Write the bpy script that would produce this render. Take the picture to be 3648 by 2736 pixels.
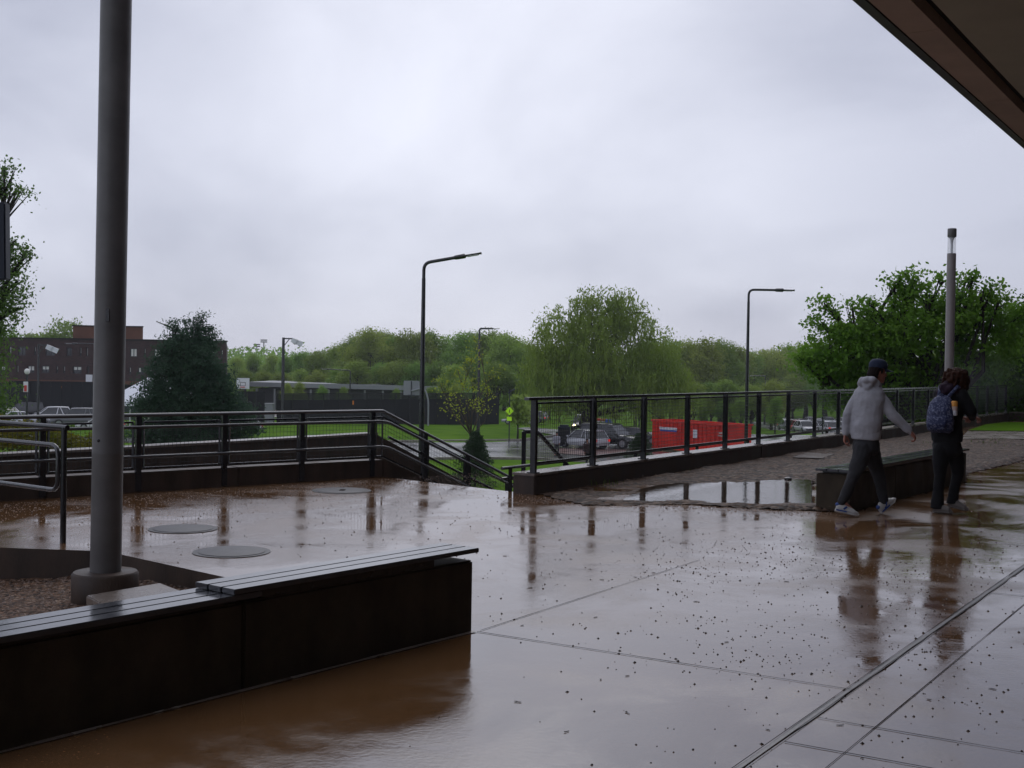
import bpy, bmesh, math, random
import numpy as np
from mathutils import Vector, Matrix
from mathutils.geometry import tessellate_polygon
R = math.radians
scene = bpy.context.scene
col = scene.collection
for o in list(bpy.data.objects): bpy.data.objects.remove(o)

# ------------------------------------------------------------------ camera
F = 1200.0; EYE = 1.64; PITCH = R(0.859); ROLL = R(0.9)
fw = Vector((0, math.cos(PITCH), -math.sin(PITCH))); r0 = Vector((1, 0, 0)); u0 = r0.cross(fw)
rt = (r0*math.cos(ROLL) + u0*math.sin(ROLL)).normalized(); up = (u0*math.cos(ROLL) - r0*math.sin(ROLL)).normalized()
cam_d = bpy.data.cameras.new('camera'); cam = bpy.data.objects.new('camera', cam_d); col.objects.link(cam)
cam_d.sensor_width = 36; cam_d.lens = 36*F/1024; cam_d.clip_end = 6000; cam_d.clip_start = 0.05
m = Matrix((rt, up, -fw)).transposed().to_4x4(); m.translation = Vector((0, 0, EYE)); cam.matrix_world = m
scene.camera = cam
O = Vector((0, 0, EYE))
def ray(px, py): return fw + rt*((px-512)/F) - up*((py-384)/F)
def G(px, py, z=0.0):            # survey helper: point of the level z seen at px, py
    d = ray(px, py); t = (z-EYE)/d.z; return O + d*t
def D(px, py, Y):                # survey helper: point at distance Y
    d = ray(px, py); return O + d*(Y/d.y)

# ------------------------------------------------------------------ sky and light
SUN_EL, SUN_AZ = R(42), R(4)     # azimuth from +Y towards +X
w = bpy.data.worlds.new('World'); scene.world = w; w.use_nodes = True
nt = w.node_tree; nt.nodes.clear()
def N(nt, t, **k):
    n = nt.nodes.new(t)
    for a, b in k.items(): setattr(n, a, b)
    return n
def math_n(nt, op, a, b=None, clamp=False):
    n = N(nt, 'ShaderNodeMath', operation=op); n.use_clamp = clamp
    for i, v in enumerate((a, b)):
        if v is None: continue
        if isinstance(v, (int, float)): n.inputs[i].default_value = v
        else: nt.links.new(v, n.inputs[i])
    return n.outputs[0]
out = N(nt, 'ShaderNodeOutputWorld'); bg = N(nt, 'ShaderNodeBackground'); bg.inputs['Strength'].default_value = 0.1
nt.links.new(bg.outputs[0], out.inputs[0])
sky = N(nt, 'ShaderNodeTexSky', sky_type='NISHITA', sun_disc=False); sky.sun_elevation = SUN_EL; sky.sun_rotation = SUN_AZ
tc = N(nt, 'ShaderNodeTexCoord')
mp = N(nt, 'ShaderNodeMapping'); mp.inputs['Scale'].default_value = (1.6, 1.6, 3.0); mp.inputs['Location'].default_value = (0.35, 0.9, 0.2)
nt.links.new(tc.outputs['Generated'], mp.inputs[0])
n1 = N(nt, 'ShaderNodeTexNoise'); n1.inputs['Scale'].default_value = 1.7; n1.inputs['Detail'].default_value = 6; n1.inputs['Roughness'].default_value = 0.5; n1.inputs['Distortion'].default_value = 0.35
nt.links.new(mp.outputs[0], n1.inputs[0])
cr = N(nt, 'ShaderNodeValToRGB'); e = cr.color_ramp.elements
e[0].position = 0.36; e[0].color = (4.5, 4.75, 5.95, 1); e[1].position = 0.64; e[1].color = (7.1, 7.35, 8.6, 1)
nt.links.new(n1.outputs[0], cr.inputs[0])
def glow(px, py, power):         # thin bright cloud in front of the hidden sun
    dn = N(nt, 'ShaderNodeVectorMath', operation='DOT_PRODUCT'); nt.links.new(tc.outputs['Generated'], dn.inputs[0])
    dn.inputs[1].default_value = ray(px, py).normalized()
    return math_n(nt, 'POWER', math_n(nt, 'MAXIMUM', dn.outputs['Value'], 0.0), power)
g1 = math_n(nt, 'SUBTRACT', math_n(nt, 'MULTIPLY', glow(520, 110, 26), 2.3), math_n(nt, 'MULTIPLY', glow(1000, 250, 22), 1.3))
add = N(nt, 'ShaderNodeMix', data_type='RGBA', blend_type='ADD'); add.inputs['Factor'].default_value = 1
nt.links.new(cr.outputs[0], add.inputs['A'])
cm = N(nt, 'ShaderNodeCombineColor')
for i in range(3): nt.links.new(g1, cm.inputs[i])
nt.links.new(cm.outputs[0], add.inputs['B'])
mx = N(nt, 'ShaderNodeMix', data_type='RGBA'); mx.inputs['Factor'].default_value = 0.95
nt.links.new(sky.outputs[0], mx.inputs['A']); nt.links.new(add.outputs['Result'], mx.inputs['B'])
nt.links.new(mx.outputs['Result'], bg.inputs['Color'])
sd = bpy.data.lights.new('sun', 'SUN'); sd.energy = 0.5; sd.angle = R(40); sd.color = (1, 0.97, 0.93)
sun = bpy.data.objects.new('sun', sd); col.objects.link(sun)
sdir = Vector((math.sin(SUN_AZ)*math.cos(SUN_EL), math.cos(SUN_AZ)*math.cos(SUN_EL), math.sin(SUN_EL)))
sun.rotation_euler = (-sdir).to_track_quat('-Z', 'Y').to_euler(); sun.location = (0, 0, 30)
scene.view_settings.view_transform = 'Standard'; scene.view_settings.look = 'None'
scene.view_settings.exposure = 0.0; scene.view_settings.gamma = 1.0
scene.render.resolution_x = 1024; scene.render.resolution_y = 768
scene.render.engine = 'CYCLES'

# ------------------------------------------------------------------ materials
def mat(name, color, rough=0.6, var=0.0, vscale=5.0, bump=0.0, bscale=40.0, metal=0.0, coat=0.0, ior=1.45, color2=None, rvar=0.0, rscale=2.0, spec=0.5, objvar=0.0, detail=5, stretch=None, emit=None, trans=0.0):
    mt = bpy.data.materials.new(name); mt.use_nodes = True; nt = mt.node_tree; b = nt.nodes['Principled BSDF']
    c = tuple(color)+(1,)
    b.inputs['Base Color'].default_value = c; b.inputs['Roughness'].default_value = rough; b.inputs['Metallic'].default_value = metal
    b.inputs['IOR'].default_value = ior; b.inputs['Coat Weight'].default_value = coat; b.inputs['Coat Roughness'].default_value = 0.05
    b.inputs['Specular IOR Level'].default_value = spec
    if emit: b.inputs['Emission Color'].default_value = tuple(emit[:3])+(1,); b.inputs['Emission Strength'].default_value = emit[3]
    tc = N(nt, 'ShaderNodeTexCoord'); vec = tc.outputs['Object']
    if stretch:
        mp = N(nt, 'ShaderNodeMapping'); mp.inputs['Scale'].default_value = stretch; nt.links.new(vec, mp.inputs[0]); vec = mp.outputs[0]
    last = None
    if var or color2:
        n = N(nt, 'ShaderNodeTexNoise'); n.inputs['Scale'].default_value = vscale; n.inputs['Detail'].default_value = detail; n.inputs['Roughness'].default_value = 0.6
        nt.links.new(vec, n.inputs[0])
        cr = N(nt, 'ShaderNodeValToRGB'); cr.color_ramp.elements[0].position = 0.32; cr.color_ramp.elements[1].position = 0.68
        c2 = tuple(color2)+(1,) if color2 else tuple(min(1, x*(1+var)) for x in color)+(1,)
        c1 = c if color2 else tuple(x*(1-var) for x in color)+(1,)
        cr.color_ramp.elements[0].color = c1; cr.color_ramp.elements[1].color = c2
        nt.links.new(n.outputs[0], cr.inputs[0]); last = cr.outputs[0]
    if objvar:
        oi = N(nt, 'ShaderNodeObjectInfo'); hs = N(nt, 'ShaderNodeHueSaturation')
        if last: nt.links.new(last, hs.inputs['Color'])
        else: hs.inputs['Color'].default_value = c
        v = math_n(nt, 'MULTIPLY_ADD', oi.outputs['Random'], objvar); v.node.inputs[2].default_value = 1-objvar/2
        nt.links.new(v, hs.inputs['Value'])
        h = math_n(nt, 'MULTIPLY_ADD', math_n(nt, 'FRACT', math_n(nt, 'MULTIPLY', oi.outputs['Random'], 7.3)), 0.05); h.node.inputs[2].default_value = 0.475
        nt.links.new(h, hs.inputs['Hue']); last = hs.outputs[0]
    if last: nt.links.new(last, b.inputs['Base Color'])
    if rvar:
        n = N(nt, 'ShaderNodeTexNoise'); n.inputs['Scale'].default_value = rscale; n.inputs['Detail'].default_value = 4
        nt.links.new(vec, n.inputs[0]); mr = N(nt, 'ShaderNodeMapRange'); mr.inputs['From Min'].default_value = 0.35; mr.inputs['From Max'].default_value = 0.65
        mr.inputs['To Min'].default_value = rough; mr.inputs['To Max'].default_value = rough+rvar; nt.links.new(n.outputs[0], mr.inputs[0]); nt.links.new(mr.outputs[0], b.inputs['Roughness'])
    if bump:
        n = N(nt, 'ShaderNodeTexNoise'); n.inputs['Scale'].default_value = bscale; n.inputs['Detail'].default_value = 4
        nt.links.new(vec, n.inputs[0]); bn = N(nt, 'ShaderNodeBump'); bn.inputs['Strength'].default_value = 1.0; bn.inputs['Distance'].default_value = bump
        nt.links.new(n.outputs[0], bn.inputs['Height']); nt.links.new(bn.outputs[0], b.inputs['Normal'])
    if trans:
        tr = N(nt, 'ShaderNodeBsdfTransparent'); mxs = N(nt, 'ShaderNodeMixShader'); mxs.inputs[0].default_value = trans
        o = nt.nodes['Material Output']; nt.links.new(b.outputs[0], mxs.inputs[1]); nt.links.new(tr.outputs[0], mxs.inputs[2]); nt.links.new(mxs.outputs[0], o.inputs[0])
    return mt

def plaza_mat(name, c1, c2, dry=False, rmin=0.05, rmax=0.2, ior=1.75):
    mt = mat(name, c1, 0.1, color2=c2, vscale=0.55, detail=8, ior=ior); nt = mt.node_tree; b = nt.nodes['Principled BSDF']
    tc = N(nt, 'ShaderNodeTexCoord')
    # damp film: patches of standing water (smooth) and damp concrete (rougher)
    n = N(nt, 'ShaderNodeTexNoise'); n.inputs['Scale'].default_value = 0.9; n.inputs['Detail'].default_value = 7; n.inputs['Roughness'].default_value = 0.62; n.inputs['Distortion'].default_value = 0.6
    nt.links.new(tc.outputs['Object'], n.inputs[0])
    mr = N(nt, 'ShaderNodeMapRange'); mr.inputs['From Min'].default_value = 0.42; mr.inputs['From Max'].default_value = 0.62; mr.inputs['To Min'].default_value = rmin; mr.inputs['To Max'].default_value = rmax
    nt.links.new(n.outputs[0], mr.inputs[0]); nt.links.new(mr.outputs[0], b.inputs['Roughness'])
    f = N(nt, 'ShaderNodeTexNoise'); f.inputs['Scale'].default_value = 34; f.inputs['Detail'].default_value = 3; nt.links.new(tc.outputs['Object'], f.inputs[0])
    g = N(nt, 'ShaderNodeTexNoise'); g.inputs['Scale'].default_value = 2.6; g.inputs['Detail'].default_value = 3; nt.links.new(tc.outputs['Object'], g.inputs[0])
    wv = math_n(nt, 'MULTIPLY', f.outputs[0], math_n(nt, 'MULTIPLY', mr.outputs[0], 0.009))
    hh = math_n(nt, 'ADD', wv, math_n(nt, 'MULTIPLY', g.outputs[0], 0.0032))
    bn = N(nt, 'ShaderNodeBump'); bn.inputs['Distance'].default_value = 1.0; bn.inputs['Strength'].default_value = 0.5
    nt.links.new(hh, bn.inputs['Height']); nt.links.new(bn.outputs[0], b.inputs['Normal'])
    b.inputs['Specular Tint'].default_value = (0.88, 0.93, 1.0, 1)
    # fine mineral speckle in the concrete
    s = N(nt, 'ShaderNodeTexNoise'); s.inputs['Scale'].default_value = 55; s.inputs['Detail'].default_value = 2; nt.links.new(tc.outputs['Object'], s.inputs[0])
    mxc = N(nt, 'ShaderNodeMix', data_type='RGBA', blend_type='OVERLAY'); mxc.inputs['Factor'].default_value = 0.5
    src = b.inputs['Base Color'].links[0].from_socket; nt.links.new(src, mxc.inputs['A']); nt.links.new(s.outputs[0], mxc.inputs['B']); nt.links.new(mxc.outputs['Result'], b.inputs['Base Color'])
    return mt

def gravel_mat(name, scale=45, gain=1.0):
    mt = bpy.data.materials.new(name); mt.use_nodes = True; nt = mt.node_tree; b = nt.nodes['Principled BSDF']; b.inputs['Roughness'].default_value = 0.5; b.inputs['Specular IOR Level'].default_value = 0.06
    tc = N(nt, 'ShaderNodeTexCoord'); v = N(nt, 'ShaderNodeTexVoronoi'); v.inputs['Scale'].default_value = scale; nt.links.new(tc.outputs['Object'], v.inputs[0])
    cr = N(nt, 'ShaderNodeValToRGB'); sp = N(nt, 'ShaderNodeSeparateColor'); nt.links.new(v.outputs['Color'], sp.inputs[0]); nt.links.new(sp.outputs[0], cr.inputs[0])
    els = cr.color_ramp.elements; els[0].color = (0.035*gain, 0.025*gain, 0.02*gain, 1); els[1].position = 1; els[1].color = (0.42*gain, 0.31*gain, 0.23*gain, 1)
    gain = gain
    for p, c in ((0.3, (0.12, 0.065, 0.04)), (0.6, (0.17, 0.11, 0.075)), (0.82, (0.24, 0.13, 0.075))):
        el = els.new(p); el.color = tuple(x*gain for x in c)+(1,)
    nt.links.new(cr.outputs[0], b.inputs['Base Color'])
    bn = N(nt, 'ShaderNodeBump'); bn.invert = True; bn.inputs['Distance'].default_value = 0.02; nt.links.new(v.outputs['Distance'], bn.inputs['Height']); nt.links.new(bn.outputs[0], b.inputs['Normal'])
    return mt

def brick_mat():
    mt = mat('brown brick', (0.05, 0.02, 0.017), 0.75); nt = mt.node_tree; b = nt.nodes['Principled BSDF']
    tc = N(nt, 'ShaderNodeTexCoord'); mp = N(nt, 'ShaderNodeMapping'); mp.inputs['Rotation'].default_value = (R(90), 0, 0); nt.links.new(tc.outputs['Object'], mp.inputs[0])
    br = N(nt, 'ShaderNodeTexBrick'); br.inputs['Scale'].default_value = 1; br.inputs['Brick Width'].default_value = 0.4; br.inputs['Row Height'].default_value = 0.2; br.inputs['Mortar Size'].default_value = 0.02
    br.inputs['Color1'].default_value = (0.036, 0.016, 0.016, 1); br.inputs['Color2'].default_value = (0.06, 0.027, 0.025, 1); br.inputs['Mortar'].default_value = (0.045, 0.034, 0.032, 1)
    nt.links.new(mp.outputs[0], br.inputs[0]); nt.links.new(br.outputs[0], b.inputs['Base Color']); return mt

def leaf_mat(name, c1, c2, objvar=0.0, vscale=0.5, rough=0.5):
    mt = mat(name, c1, rough, color2=c2, vscale=vscale, objvar=objvar, spec=0.12)
    nt = mt.node_tree; b = nt.nodes['Principled BSDF']; o = nt.nodes['Material Output']
    tl = N(nt, 'ShaderNodeBsdfTranslucent'); src = b.inputs['Base Color'].links[0].from_socket; nt.links.new(src, tl.inputs['Color'])
    mxs = N(nt, 'ShaderNodeMixShader'); mxs.inputs[0].default_value = 0.45
    nt.links.new(b.outputs[0], mxs.inputs[1]); nt.links.new(tl.outputs[0], mxs.inputs[2]); nt.links.new(mxs.outputs[0], o.inputs[0]); return mt

def backpack_mat():
    mt = mat('navy speckled cloth', (0.02, 0.028, 0.075), 0.7); nt = mt.node_tree; b = nt.nodes['Principled BSDF']
    tc = N(nt, 'ShaderNodeTexCoord'); n = N(nt, 'ShaderNodeTexNoise'); n.inputs['Scale'].default_value = 38; n.inputs['Detail'].default_value = 6; n.inputs['Roughness'].default_value = 0.7; nt.links.new(tc.outputs['Object'], n.inputs[0])
    cr = N(nt, 'ShaderNodeValToRGB'); cr.color_ramp.elements[0].position = 0.5; cr.color_ramp.elements[0].color = (0.022, 0.03, 0.085, 1); cr.color_ramp.elements[1].position = 0.62; cr.color_ramp.elements[1].color = (0.17, 0.19, 0.29, 1)
    nt.links.new(n.outputs[0], cr.inputs[0]); nt.links.new(cr.outputs[0], b.inputs['Base Color']); return mt

M = dict(
 plaza=plaza_mat('wet plaza concrete', (0.12, 0.058, 0.022), (0.195, 0.104, 0.048), ior=2.25, rmin=0.05, rmax=0.27),
 gravel=gravel_mat('wet gravel', 17, 0.42),
 gravel_bed=gravel_mat('planter gravel', 38, 0.8),
 water=mat('puddle water', (0.06, 0.038, 0.022), 0.05, ior=1.7, bump=0.0016, bscale=9),
 conc=mat('dark wet concrete', (0.035, 0.024, 0.018), 0.45, color2=(0.085, 0.057, 0.041), vscale=2, stretch=(2, 2, .7), detail=8, bump=0.004, bscale=45, rvar=0.2),
 benchw=mat('board marked bench concrete', (0.045, 0.035, 0.023), 0.55, color2=(0.08, 0.061, 0.041), vscale=2.6, stretch=(1.5, 1.5, 1), detail=9, bump=0.003, bscale=60, rvar=0.2, spec=0.2),
 coping=mat('wet coping concrete', (0.15, 0.12, 0.10), 0.2, color2=(0.23, 0.19, 0.16), vscale=4, bump=0.003, bscale=60, rvar=0.15, ior=1.6),
 joint=mat('joint line', (0.02, 0.013, 0.01), 0.8, spec=0.05), sealant=mat('grey joint sealant', (0.17, 0.16, 0.155), 0.3, var=0.4, vscale=18),
 slat=mat('wet grey slat', (0.05, 0.054, 0.062), 0.06, color2=(0.08, 0.084, 0.095), vscale=3, bump=0.0004, bscale=14, ior=1.6, rvar=0.1, rscale=7),
 dark_metal=mat('dark painted metal', (0.022, 0.024, 0.028), 0.22, var=0.3, vscale=6, bump=0.0006, bscale=80, ior=1.6),
 rail_metal=mat('wet rail metal', (0.05, 0.052, 0.057), 0.16, var=0.25, vscale=9, ior=1.8),
 wire=mat('wire mesh metal', (0.03, 0.032, 0.036), 0.4),
 pole=mat('grey pole paint', (0.15, 0.145, 0.142), 0.38, var=0.18, vscale=3, bump=0.0006, bscale=60, rvar=0.1, rscale=4),
 pole2=mat('light pole paint', (0.26, 0.235, 0.225), 0.4, var=0.1, vscale=3),
 iron=mat('cast iron cover', (0.03, 0.031, 0.038), 0.42, var=0.3, vscale=20, bump=0.004, bscale=90, ior=1.5),
 soffit=mat('brown soffit panel', (0.55, 0.4, 0.35), 0.7, var=0.12, vscale=1.5),
 soffit2=mat('inner soffit panel', (0.48, 0.43, 0.36), 0.8, var=0.1, vscale=1), groove=mat('soffit groove', (0.012, 0.011, 0.01), 0.8),
 fascia=mat('metal fascia', (0.035, 0.035, 0.045), 0.35),
 grass=mat('lawn grass', (0.06, 0.14, 0.008), 0.9, color2=(0.11, 0.21, 0.014), vscale=0.35, detail=10, bump=0.03, bscale=8, spec=0.02),
 grass2=mat('rough grass', (0.06, 0.13, 0.015), 0.8, color2=(0.12, 0.17, 0.03), vscale=3),
 road=mat('wet asphalt', (0.045, 0.046, 0.05), 0.16, color2=(0.06, 0.06, 0.065), vscale=0.3, bump=0.003, bscale=6, ior=1.7, rvar=0.12, rscale=0.3),
 curb=mat('kerb concrete', (0.22, 0.2, 0.17), 0.5, var=0.2), redpave=mat('red paving', (0.17, 0.09, 0.08), 0.3, var=0.2, vscale=3),
 brick=brick_mat(), brick_lt=mat('tan penthouse panel', (0.13, 0.055, 0.03), 0.8, var=0.15, vscale=0.5), glass=mat('window glass', (0.03, 0.035, 0.04), 0.08, ior=1.6),
 blind=mat('pale window blind', (0.8, 0.8, 0.75), 0.7), black=mat('black screen fabric', (0.008, 0.009, 0.011), 0.8), blackmesh=mat('chain link', (0.02, 0.025, 0.02), 0.6, trans=0.45),
 white=mat('white paint', (0.75, 0.76, 0.8), 0.4), tent=mat('white tent fabric', (0.85, 0.86, 0.9), 0.5), orange=mat('orange plastic', (0.8, 0.25, 0.03), 0.5),
 red=mat('red painted steel', (0.55, 0.022, 0.012), 0.45, color2=(0.86, 0.03, 0.012), vscale=0.9, bump=0.004, bscale=3), redline=mat('red line paint', (0.6, 0.04, 0.04), 0.5),
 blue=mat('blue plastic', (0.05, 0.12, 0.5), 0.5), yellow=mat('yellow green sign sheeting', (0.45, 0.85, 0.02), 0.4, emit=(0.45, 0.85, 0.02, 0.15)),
 roofgrey=mat('pale grey roof', (0.27, 0.28, 0.3), 0.5, var=0.1, vscale=0.2), darkwall=mat('dark grey wall', (0.05, 0.055, 0.06), 0.6),
 bark=mat('dark bark', (0.028, 0.022, 0.018), 0.8, var=0.3, vscale=6, bump=0.02, bscale=12), bark2=mat('grey brown bark', (0.09, 0.065, 0.05), 0.8, var=0.3, vscale=6),
 maple=leaf_mat('maple leaves', (0.11, 0.25, 0.026), (0.23, 0.4, 0.055), vscale=0.9), maple2=leaf_mat('deep green leaves', (0.04, 0.1, 0.012), (0.09, 0.18, 0.02), vscale=0.9),
 left_leaf=leaf_mat('grey green leaves', (0.1, 0.19, 0.045), (0.18, 0.28, 0.07), vscale=0.7),
 willow=leaf_mat('willow leaves', (0.16, 0.24, 0.04), (0.3, 0.4, 0.07), vscale=0.35), wood=leaf_mat('spring leaves', (0.17, 0.26, 0.05), (0.32, 0.44, 0.09), objvar=0.45, vscale=0.18),
 conifer=leaf_mat('dark conifer needles', (0.045, 0.09, 0.06), (0.085, 0.145, 0.09), vscale=1.0), spruce=leaf_mat('spruce needles', (0.025, 0.055, 0.022), (0.05, 0.095, 0.035), vscale=2.5),
 young=leaf_mat('young yellow leaves', (0.3, 0.36, 0.03), (0.45, 0.5, 0.06), vscale=2), hedge=leaf_mat('yellow hedge leaves', (0.12, 0.14, 0.012), (0.25, 0.2, 0.02), vscale=1.5),
 tyre=mat('tyre rubber', (0.015, 0.015, 0.016), 0.7), rim=mat('wheel rim metal', (0.35, 0.36, 0.38), 0.35, metal=0.7), carglass=mat('car glass', (0.02, 0.024, 0.028), 0.05, ior=1.7),
 headlamp=mat('unlit headlamp', (0.5, 0.5, 0.52), 0.1), lamp_on=mat('lit headlamp', (1, 0.9, 0.6), 0.3, emit=(1, 0.85, 0.45, 6)), amber=mat('lit amber lamp', (1, 0.5, 0.1), 0.3, emit=(1, 0.45, 0.08, 5)), tail=mat('tail lamp', (0.45, 0.02, 0.02), 0.2, emit=(0.8, 0.03, 0.02, 0.6)),
 skin=mat('skin', (0.36, 0.15, 0.105), 0.5, var=0.12, vscale=12), hoodie=mat('heather grey fleece', (0.34, 0.34, 0.365), 0.9, var=0.12, vscale=7, bump=0.012, bscale=9),
 sweat=mat('charcoal sweatpants', (0.028, 0.028, 0.031), 0.85, var=0.15, vscale=10, bump=0.012, bscale=9), blackc=mat('black cloth', (0.007, 0.007, 0.009), 0.85, var=0.2, vscale=6, bump=0.01, bscale=8),
 plum=mat('dark plum fleece', (0.022, 0.008, 0.02), 0.9, bump=0.01, bscale=10), cap=mat('navy cap cloth', (0.014, 0.024, 0.055), 0.8), hairb=mat('black brown hair', (0.012, 0.008, 0.007), 0.7, spec=0.12),
 curl=mat('auburn hair', (0.035, 0.013, 0.007), 0.7, var=0.25, vscale=30, spec=0.15), shoe=mat('white sneaker leather', (0.5, 0.49, 0.47), 0.5, var=0.08), shoe2=mat('blue shoe trim', (0.03, 0.07, 0.25), 0.6), beige=mat('grey canvas shoe', (0.2, 0.18, 0.165), 0.7),
 pack=backpack_mat(), cream=mat('cream label', (0.65, 0.5, 0.45), 0.5), ylw=mat('orange yellow label', (0.75, 0.33, 0.06), 0.5), navy=mat('navy painted box', (0.012, 0.02, 0.04), 0.4),
)
clear = bpy.data.materials.new('clear lantern tube'); clear.use_nodes = True
nt = clear.node_tree; b = nt.nodes['Principled BSDF']; b.inputs['Roughness'].default_value = 0.03; b.inputs['Base Color'].default_value = (0.8, 0.85, 0.88, 1)
tr = N(nt, 'ShaderNodeBsdfTransparent'); mxs = N(nt, 'ShaderNodeMixShader'); mxs.inputs[0].default_value = 0.75
nt.links.new(b.outputs[0], mxs.inputs[1]); nt.links.new(tr.outputs[0], mxs.inputs[2]); nt.links.new(mxs.outputs[0], nt.nodes['Material Output'].inputs[0])
M['clear'] = clear

# ------------------------------------------------------------------ building helpers
def V(*a): return Vector(a)
class MB:
    def __init__(s): s.v = []; s.f = []
    def quad(s, a, b, c, d): n = len(s.v); s.v += [tuple(a), tuple(b), tuple(c), tuple(d)]; s.f.append((n, n+1, n+2, n+3))
    def prism(s, poly, z0, z1):          # horizontal polygon, z0 and z1 numbers or lists
        n = len(s.v); k = len(poly)
        zz0 = z0 if isinstance(z0, (list, tuple)) else [z0]*k; zz1 = z1 if isinstance(z1, (list, tuple)) else [z1]*k
        s.v += [(p[0], p[1], zz0[i]) for i, p in enumerate(poly)] + [(p[0], p[1], zz1[i]) for i, p in enumerate(poly)]
        s.f.append(tuple(n+k+i for i in range(k))); s.f.append(tuple(n+k-1-i for i in range(k)))
        for i in range(k): j = (i+1) % k; s.f.append((n+i, n+j, n+k+j, n+k+i))
    def obox(s, c, ax, ay, az):          # centre and three half vectors
        c, ax, ay, az = map(Vector, (c, ax, ay, az)); n = len(s.v)
        for k in (-1, 1):
            for j, i in ((-1, -1), (-1, 1), (1, 1), (1, -1)): s.v.append(tuple(c+ax*i+ay*j+az*k))
        s.f += [(n, n+3, n+2, n+1), (n+4, n+5, n+6, n+7)] + [(n+i, n+(i+1) % 4, n+4+(i+1) % 4, n+4+i) for i in range(4)]
    def box(s, x0, x1, y0, y1, z0, z1): s.obox(((x0+x1)/2, (y0+y1)/2, (z0+z1)/2), ((x1-x0)/2, 0, 0), (0, (y1-y0)/2, 0), (0, 0, (z1-z0)/2))
    def bar(s, a, b, w, h, upv=(0, 0, 1)):   # box bar from a to b, w across, h along up
        a, b = Vector(a), Vector(b); d = b-a; L = d.length; d.normalize(); side = d.cross(Vector(upv))
        if side.length < 1e-4: side = d.cross(Vector((1, 0, 0)))
        side.normalize(); u = side.cross(d); s.obox((a+b)/2, d*(L/2), side*(w/2), u*(h/2))
    def loft(s, rings, k=16, cap=True):  # rings: (centre, u, v) vectors
        n = len(s.v)
        for c, u, v in rings:
            c, u, v = Vector(c), Vector(u), Vector(v)
            for i in range(k):
                a = 2*math.pi*i/k; s.v.append(tuple(c+u*math.cos(a)+v*math.sin(a)))
        for r in range(len(rings)-1):
            for i in range(k):
                j = (i+1) % k; s.f.append((n+r*k+i, n+r*k+j, n+(r+1)*k+j, n+(r+1)*k+i))
        if cap: s.f.append(tuple(n+k-1-i for i in range(k))); q = n+(len(rings)-1)*k; s.f.append(tuple(q+i for i in range(k)))
    def tube(s, pts, r, k=8, cap=True, bend=0):
        pts = [Vector(p) for p in pts]
        if bend and len(pts) > 2:
            q = [pts[0]]
            for i in range(1, len(pts)-1):
                a, b, c = pts[i-1], pts[i], pts[i+1]; d1 = (a-b); d2 = (c-b); t = min(bend, d1.length*.45, d2.length*.45); p0 = b+d1.normalized()*t; p2 = b+d2.normalized()*t
                for j in range(6): u = j/5; q.append(p0*(1-u)**2+b*2*u*(1-u)+p2*u*u)
            q.append(pts[-1]); pts = q
        rr = r if isinstance(r, (list, tuple)) else [r]*len(pts)
        rings = []; pu = None
        for i, p in enumerate(pts):
            d = (pts[min(i+1, len(pts)-1)]-pts[max(i-1, 0)]).normalized()
            if pu is None: pu = d.cross(Vector((0, 0, 1)));
            if pu.length < 1e-3: pu = Vector((1, 0, 0))
            u = (pu-d*pu.dot(d)).normalized(); v = d.cross(u); pu = u
            rings.append((p, u*rr[i], v*rr[i]))
        s.loft(rings, k, cap)
    def lathe(s, c, prof, k=24):         # prof: (r, z)
        c = Vector(c); s.loft([(c+Vector((0, 0, z)), (r, 0, 0), (0, r, 0)) for r, z in prof], k)
    def ball(s, c, rx, ry=None, rz=None, k=12, ux=None, uy=None, uz=None):
        ry = ry or rx; rz = rz or rx; ux = Vector(ux or (1, 0, 0)); uy = Vector(uy or (0, 1, 0)); uz = Vector(uz or (0, 0, 1)); c = Vector(c)
        rings = []
        m_ = max(4, k//2)
        for i in range(m_+1):
            a = -math.pi/2+math.pi*i/m_; q = max(0.02, math.cos(a)); rings.append((c+uz*(rz*math.sin(a)), ux*(rx*q), uy*(ry*q)))
        s.loft(rings, k)
    def cap(s, a, b, ra, rb, k=12):      # tapered capsule
        a, b = Vector(a), Vector(b); s.tube([a, b], [ra, rb], k); s.ball(a, ra, k=k); s.ball(b, rb, k=k)
    def limb(s, pts, rr, k=12):
        for i in range(len(pts)-1): s.cap(pts[i], pts[i+1], rr[i], rr[i+1], k)
    def quads_np(s, arr):                # arr (n,4,3)
        n = len(s.v); a = arr.reshape(-1, 3); s.v += [tuple(x) for x in a.tolist()]; s.f += [(n+4*i, n+4*i+1, n+4*i+2, n+4*i+3) for i in range(len(arr))]
    def mesh(s, name, off=(0, 0, 0)):
        me = bpy.data.meshes.new(name); off = Vector(off)
        me.from_pydata([tuple(Vector(x)-off) for x in s.v] if off.length > 0 else s.v, [], s.f); return me
    def build(s, name, material, parent=None, smooth=False, local=False, bevel=0, recalc=False):
        if parent is None:
            a = np.array(s.v); off = Vector(((a[:, 0].min()+a[:, 0].max())/2, (a[:, 1].min()+a[:, 1].max())/2, a[:, 2].min()))
        else:
            off = Vector((0, 0, 0))
            if not local:
                p = parent
                while p: off += p.location; p = p.parent
        me = s.mesh(name, off); me.materials.append(M[material] if isinstance(material, str) else material)
        if bevel or recalc:
            bm = bmesh.new(); bm.from_mesh(me)
            bmesh.ops.recalc_face_normals(bm, faces=bm.faces[:])
            if bevel: bmesh.ops.bevel(bm, geom=[e for e in bm.edges if len(e.link_faces) == 2 and e.calc_face_angle(0) > 0.5], offset=bevel, segments=2, affect='EDGES', clamp_overlap=True)
            bm.to_mesh(me); bm.free()
        if smooth:
            me.polygons.foreach_set('use_smooth', [True]*len(me.polygons))
            if smooth != 'all': me.set_sharp_from_angle(angle=R(45))
        o = bpy.data.objects.new(name, me); col.objects.link(o)
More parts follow.
